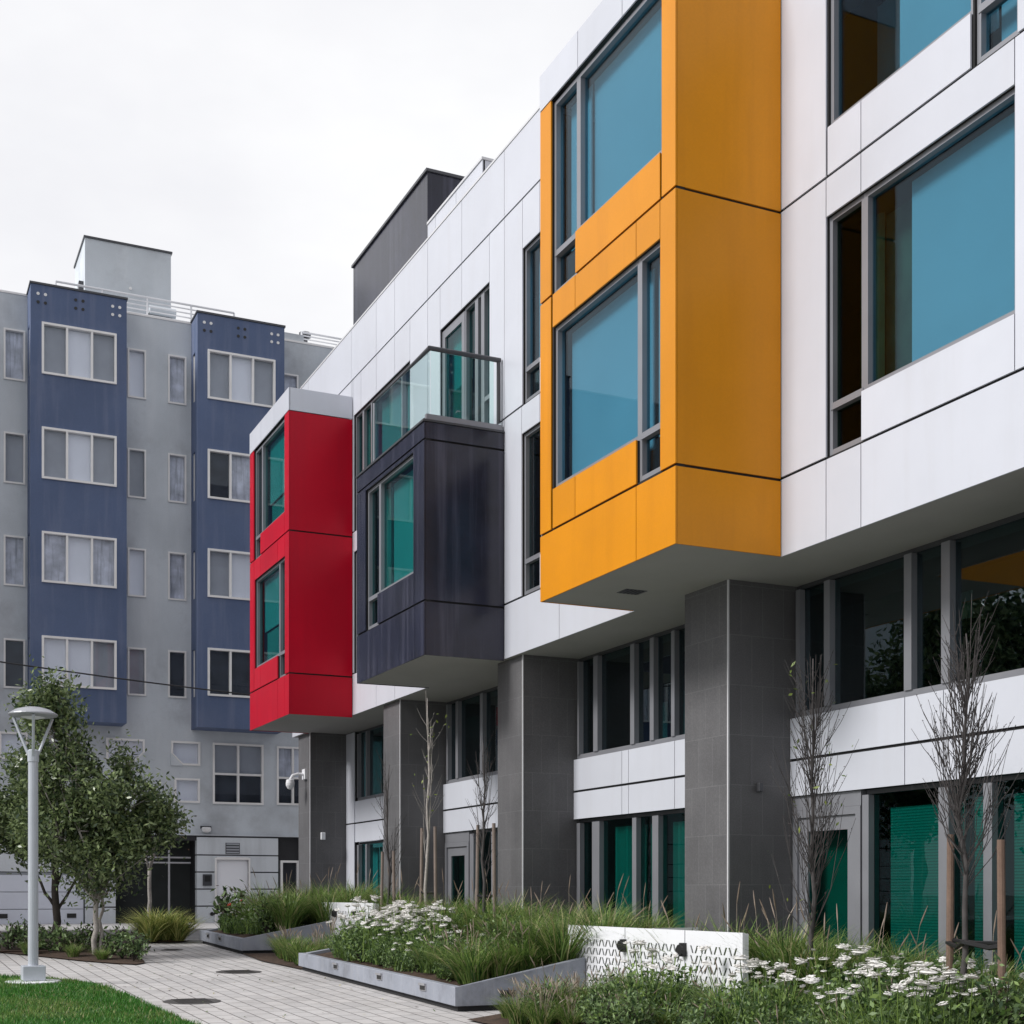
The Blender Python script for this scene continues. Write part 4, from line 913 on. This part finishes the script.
# foreground bed
scatter('tall_grass', grid(8.6, 9.9, 7.5, 10.6, .55, .35), szA, 'green grass clump along the slatted windows behind the flower bed', 'grasses along the slatted windows', .75, 1.0)
scatter('tall_grass', grid(8.3, 9.7, 10.9, 13.3, .5, .35), szA, 'tall billowing grass clump in front of the nearest stone pier and glass door', 'tall grasses by the nearest pier', 1.05, 1.3)
scatter('low_grass', grid(6.7, 8.4, 9.3, 13.2, .62, .35), szA, 'green grass clump among the flowers of the nearest bed', 'grass clumps in the nearest bed', .7, .95)
scatter('shrub', grid(6.3, 7.7, 8.6, 13.0, .58, .4), szA, 'low leafy green shrub along the front of the nearest bed', 'leafy shrubs along the nearest bed', .55, .82)
scatter('shrub', grid(7.9, 9.3, 8.0, 12.6, .62, .4), szA, 'bushy green shrub among the flowers and grass of the nearest bed', 'bushy shrubs in the nearest bed', .85, 1.15)
scatter('plume_grass', [(6.12, 13.25), (6.05, 12.85), (6.35, 13.1), (6.1, 12.45), (6.35, 12.6), (6.3, 12.2), (6.75, 13.0), (6.6, 12.7), (7.05, 13.1), (6.85, 12.4), (7.2, 12.8), (7.3, 12.2), (6.5, 11.7)], szA, 'fountain grass with pinkish plumes in front of the long white gate', 'fountain grass by the long gate', .52, .78)
scatter('yarrow', [(7.6, 10.8), (7.9, 9.9), (7.35, 9.4), (8.2, 9.4), (7.7, 8.8), (8.4, 10.5), (7.0, 11.7), (7.2, 8.5), (8.5, 8.4), (7.0, 10.0), (8.8, 9.5), (7.5, 8.2)], szA, 'white flowering yarrow in the nearest bed', 'blooming yarrow in the nearest bed', .7, 1.2)
# left tree bed and shrubs by the road
bz = lambda x, y: gz(y) + .04
scatter('dark_shrub', [(2.2, 26.0), (2.6, 25.6), (2.9, 25.2), (3.0, 24.9), (3.75, 23.4), (3.85, 22.9), (3.75, 24.3), (3.3, 25.6), (2.5, 26.6), (3.6, 25.2), (3.95, 23.8), (2.75, 25.9)], bz, 'dark leaved low shrub under the leafy trees', 'dark shrubs under the trees', .75, 1.0)
scatter('low_grass', [(3.42, 23.3), (2.45, 25.0), (3.05, 24.0)], bz, 'small green grass tuft at the edge of the tree bed', 'grass tufts in the tree bed', .4, .55)
scatter('yellow_grass', [(5.05, 28.1), (5.35, 28.25), (5.6, 28.15), (5.2, 28.4)], bz, 'yellow green striped grass clump at the roadside', 'yellow grasses at the roadside', .95, 1.2)

# ------------------------------------------------------------------ trees
def limb(b, p0, p1, r0, r1, m, r, n=5, wob=.05, sides=7):
    p0 = Vector(p0); p1 = Vector(p1); pts = []; L_ = (p1 - p0).length
    for k in range(n + 1):
        t = k / n; q = p0.lerp(p1, t)
        if 0 < k < n: q += Vector((r.gauss(0, wob), r.gauss(0, wob), r.gauss(0, wob * .5))) * L_
        pts.append(q)
    b.tube(pts, [r0 + (r1 - r0) * k / n for k in range(n + 1)], m, sides)
    return pts
def leafy_tree(label, loc, H_, lobes, n, trunk_m, seed, stems):
    r = random.Random(seed); T = thing('leafy_tree', label, 'tree', loc, 'leafy trees at the road end of the plaza')
    tb = MB(); cr = MB(); tips = []
    for s in stems: limb(tb, *s, trunk_m, r, 6, .014, 8)
    for (cx, cy, cz, rx_, ry_, rz_) in lobes:
        for k in range(6):
            a = r.uniform(0, 6.28); e = Vector((cx + rx_ * r.uniform(.1, .95) * math.cos(a), cy + ry_ * r.uniform(.1, .95) * math.sin(a), cz + rz_ * r.uniform(-.8, .95)))
            st = Vector(stems[r.randrange(len(stems))][1]); pts = limb(tb, st, e, .016, .004, trunk_m, r, 4, .06, 4); tips.append((e, pts))
    per = n // len(tips)
    for e, pts in tips:
        for k in range(per):
            t = r.random(); seg = pts[1 + int(t * (len(pts) - 2))] if r.random() < .4 else e
            c_ = seg + Vector((r.gauss(0, .19), r.gauss(0, .19), r.gauss(0, .17)))
            if noise.noise(c_ * 2.2) < -.3: continue
            leafq(cr, c_, r, r.uniform(.035, .062), 'leaf')
    tb.build('trunk', T, smooth=True); cr.build('crown', T); return T
t1 = (3.45, 24.3, gz(24.3) + .03)
leafy_tree('pale stemmed leafy tree nearest the planters, its crown widest', t1, 4.8,
           [(-.1, 0, 2.5, 1.15, 1.1, .75), (.25, -.1, 2.0, 1.05, 1, .5), (-.55, .2, 3.0, .75, .7, .7), (-.75, .2, 3.75, .40, .4, .6), (-.78, .1, 4.3, .2, .2, .35), (.75, 0, 2.35, .55, .6, .5), (.35, .1, 3.0, .5, .5, .45), (-.75, -.1, 2.0, .6, .7, .45), (1.05, 0, 2.25, .35, .3, .25)],
           38000, 'bark_pale', 5, [((0, 0, -.05), (.02, 0, .95), .05, .042), ((.02, 0, .9), (-.55, .1, 1.75), .042, .02), ((.02, 0, .93), (.12, -.1, 1.9), .042, .02), ((.02, 0, .88), (.4, .15, 1.7), .036, .018), ((0, 0, .9), (-.3, -.25, 2.1), .034, .016), ((.06, 0, -.02), (.16, .1, 1.2), .036, .022)])
t2 = (3.0, 26.0, gz(26) + .03)
leafy_tree('dark trunked leafy tree at the edge, partly behind the lamp', t2, 4,
           [(-.3, 0, 2.5, .95, .9, .75), (-.1, .1, 3.0, .7, .7, .5), (.35, 0, 2.1, .7, .7, .5), (-.9, 0, 2.2, .7, .8, .6), (-1.5, 0, 2.4, .6, .7, .7)], 27000, 'bark_dark', 9,
           [((0, 0, -.05), (.0, 0, 1.6), .075, .055), ((0, 0, .75), (-.45, .1, 1.6), .03, .018), ((0, 0, .65), (.5, -.05, 1.55), .03, .018), ((0, 0, 1.5), (-.1, .1, 2.4), .05, .02), ((0, 0, 1.1), (.35, .2, 1.9), .03, .015)])
for (x, y, s_, lab) in ((-9.0, 27.5, 2.5, 'tall leafy tree added out of frame for the dark windows to mirror'), (-10.5, 35.5, 2.8, 'tallest leafy tree, added out of frame as something for the windows to reflect')):  # unseen trees, added to give the dark windows something to reflect
    src = bpy.data.objects['leafy_tree']; o = src.copy(); COL.objects.link(o); o.location = (x, y, gz(y)); o.scale = (s_, s_, s_); o.rotation_euler.z = x
    o['label'] = lab; del o['group']
    for ch in list(src.children): c_ = ch.copy(); COL.objects.link(c_); c_.parent = o
lv = MB(); r_ = random.Random(77)
for k in range(170):
    x = r_.choice((r_.gauss(4.3, .5), r_.gauss(5.75, .18), r_.uniform(3.2, 6.0), r_.gauss(3.2, .25))); y = r_.uniform(14, 28)
    if x > 5.9 or inside(x, y, poly): continue
    leafq(lv, Vector((x, y, gz(y) + .012)), r_, r_.uniform(.018, .035), r_.choice(('straw', 'leaf_dark', 'soil')), Vector((r_.gauss(0, .2), r_.gauss(0, .2), 1)).normalized())
o = lv.build('leaf_litter'); tag(o, 'small dry leaves and crumbs scattered over the paving', 'leaf litter', kind='stuff')
# slim roadside sapling in front of the entry
S = thing('young_tree', 'thin pale young tree in front of the dark entry across the road', 'tree', (6.2, 34.6, gz(34.6)))
tb = MB(); r_ = random.Random(21); cr = MB()
limb(tb, (0, 0, 0), (0, 0, 1.6), .055, .045, 'bark_pale', r_, 6, .01); 
for e in ((-.3, 0, 2.9), (.28, .1, 2.9), (.05, .2, 3.4), (-.1, -.2, 3.2)):
    pts = limb(tb, (0, 0, 1.55), e, .03, .01, 'bark_pale', r_, 5, .03, 5)
    for k in range(70): leafq(cr, Vector(e) + Vector((r_.gauss(0, .22), r_.gauss(0, .2), r_.gauss(0, .25))), r_, .05, 'leaf')
tb.build('trunk', S, smooth=True); cr.build('crown', S)
# bare saplings
def bare(label, loc, H_, seed, ntw, leaves=0, group='bare upright saplings', spread=.35, low=.35, m='bark_grey'):
    r = random.Random(seed); T = thing('bare_sapling', label, 'tree', loc, group); tb = MB(); tw = MB()
    pts = limb(tb, (0, 0, -.05), (r.gauss(0, .03), r.gauss(0, .03), H_), .032, .006, m, r, 9, .006, 7)
    ends = []
    for k in range(ntw):
        t = low + (1 - low) * .75 * r.random(); i = int(t * (len(pts) - 1)); p0 = pts[i].lerp(pts[min(i + 1, len(pts) - 1)], t * (len(pts) - 1) - i)
        a = r.uniform(0, 6.28); L_ = H_ * r.uniform(.16, .36) * (1.15 - t * .5); o_ = spread * r.uniform(.35, 1) * (1.1 - t)
        d = Vector((math.cos(a), math.sin(a), 0)); p1 = p0 + d * o_ * .6 + Vector((0, 0, L_ * .35)); p2 = p0 + d * o_ + Vector((0, 0, L_))
        tw.tube([p0, p1, p2], [.007, .0045, .0022], m, 4); ends.append(p2)
        for q in range(2 + (r.random() < .6)):
            s0 = p0.lerp(p1, r.random()) if q == 0 else p1.lerp(p2, r.random() * .7); a2 = a + r.gauss(0, 1.0); d2 = Vector((math.cos(a2), math.sin(a2), 0)); s1 = s0 + d2 * L_ * .22 + Vector((0, 0, L_ * r.uniform(.25, .5)))
            tw.tube([s0, s0.lerp(s1, .5) + d2 * .015, s1], [.004, .003, .0018], m, 3); ends.append(s1)
            for g_ in range(3): c_ = s0.lerp(s1, r.random()); leafq(tw, c_, r, .011, m)      # buds
    tb.build('trunk', T, smooth=True); tw.build('twigs', T)
    if leaves:
        lv = MB()
        for k in range(leaves): leafq(lv, ends[r.randrange(len(ends))] + Vector((r.gauss(0, .05), r.gauss(0, .05), r.gauss(0, .08))), r, r.uniform(.022, .04), 'leaf_fresh')
        lv.build('leaves', T)
    return T
def stake(x, y, z, h, label, lean=0, rr=.032, m='stake'):
    o = MB().tube([(0, 0, -.2), (lean, 0, h * .5), (lean * 1.6, 0, h)], [rr, rr * 1.03, rr * .97], m, 10).build('tree_stake'); o.location = (x, y, z); tag(o, label, 'stake', 'round wooden tree stakes'); return o
bare('bare sapling tied between two stakes, nearest of all the bare trees', (8.3, 8.9, szA(8.3, 8.9)), 3.4, 31, 85, 0, spread=.62, low=.38)
bare('bare sapling with a few yellow leaves in front of the nearest stone pier', (8.3, 10.97, szA(8.3, 10.97)), 3.45, 32, 66, 40, spread=.44, low=.2)
stake(8.45, 9.25, szA(8.4, 9.2), 1.72, 'reddish wooden stake left of the nearest bare sapling', .01); stake(8.3, 8.47, szA(8.3, 8.5), 1.68, 'tallest looking wooden stake right of the nearest bare sapling', -.015)
tie = MB(); zt = szA(8.3, 8.9) + .80; tie.tube([(8.45, 9.27, zt), (8.36, 9.05, zt - .03), (8.3, 8.95, zt), (8.24, 8.86, zt + .02), (8.28, 8.6, zt - .02), (8.3, 8.46, zt)], .022, 'black', 6)
tie.tube([(8.47, 9.22, zt + .02), (8.38, 8.85, zt + .01), (8.32, 8.5, zt + .02)], .018, 'black', 6)
o = tie.build('tree_tie'); tag(o, 'black rubber strap tying the nearest bare sapling to its stakes', 'tree tie')
for x, y, Ht, sd, lv, lab, st in ((7.8, 17.75, 2.9, 41, 0, 'bare sapling in the long planter nearest its sloping end', 1), (7.8, 19.95, 3.75, 42, 26, 'tallest bare sapling in the long planter, with a few green leaves', 2), (7.8, 21.8, 3.2, 43, 0, 'bare sapling beside the far end of the long planter', 3)):
    z = szB(x, y) if y < 20.6 else gz(y) + .1
    bare(lab, (x, y, z), Ht, sd, 22 if sd != 42 else 12, lv, spread=.34 if sd != 42 else .2, low=.3, m='bark_pale' if sd == 42 else 'bark_grey')
    nm = {1: 'bare sapling nearest the sloping end', 2: 'tallest sapling', 3: 'farthest sapling'}[st]
    stake(x - .02, y + .26, z, 1.75, 'pale wooden stake on the road side of the %s' % nm, .02, .025, 'stake_grey'); stake(x + .04, y - .28, z, 1.75, 'pale wooden stake on the near side of the %s' % nm, -.015, .025, 'stake_grey')
    tt = MB().tube([(x, y + .26, z + .75), (x + .02, y + .03, z + .73), (x + .04, y - .28, z + .75)], .02, 'black', 6).build('tree_tie'); tag(tt, 'black strap tying the %s to its stakes' % nm, 'tree tie')

# ------------------------------------------------------------------ sky, sun, camera
SUN_AZ, SUN_EL = R(272), R(40)          # direction the light comes from: compass from +Y clockwise
wd = bpy.data.worlds.new('World'); scene.world = wd; wd.use_nodes = True; nt = wd.node_tree; bg = nt.nodes['Background']
sky = N(nt, 'ShaderNodeTexSky', sky_type='NISHITA'); sky.sun_disc = False; sky.sun_elevation = SUN_EL; sky.sun_rotation = SUN_AZ
tc = N(nt, 'ShaderNodeTexCoord'); mp = N(nt, 'ShaderNodeMapping'); mp.inputs['Scale'].default_value = (1, 1, 2.2); nt.links.new(tc.outputs['Generated'], mp.inputs['Vector'])
n1 = noise_tex(nt, mp.outputs[0], 1.6, 6, .55)
cl = mixc(nt, ramp(nt, n1, .35, .65), (6.9, 6.9, 7.25), (8.75, 8.75, 8.8))
sep = N(nt, 'ShaderNodeSeparateXYZ'); nt.links.new(tc.outputs['Generated'], sep.inputs[0])     # clouds dimmed behind the camera, added to darken the walls facing it
cl = mixc(nt, ramp(nt, sep.outputs['Y'], -.75, .1, 1, 0), cl, (.78, .78, .80), 'MULTIPLY')
n2 = noise_tex(nt, mp.outputs[0], 2.3, 3, .5)
mx = mixc(nt, ramp(nt, n2, .2, .8, .90, 1.0), sky.outputs['Color'], cl)
nt.links.new(mx, bg.inputs['Color']); bg.inputs['Strength'].default_value = .1
sl = bpy.data.lights.new('sun', 'SUN'); sl.energy = 2.6; sl.angle = R(16); sl.color = (1, .975, .95); so = bpy.data.objects.new('sun', sl); COL.objects.link(so)
az = R(-80)
sd = Vector((math.sin(SUN_AZ) * math.cos(SUN_EL), math.cos(SUN_AZ) * math.cos(SUN_EL), math.sin(SUN_EL)))
so.rotation_euler = (-sd).to_track_quat('-Z', 'Y').to_euler()

cd = bpy.data.cameras.new('camera'); cam = bpy.data.objects.new('camera', cd); COL.objects.link(cam)
cam.location = (0, 0, 1.7); cam.rotation_euler = (R(90), 0, R(-24.859)); cd.sensor_width = 36; cd.lens = 1382 / 1024 * 36; cd.shift_y = (893 - 512) / 1024; cd.clip_end = 2000
scene.camera = cam
vs = scene.view_settings; vs.view_transform = 'Standard'; vs.look = 'None'; vs.exposure = .3; vs.gamma = 1
scene.cycles.max_bounces = 10; scene.cycles.transparent_max_bounces = 24; scene.cycles.use_denoising = True
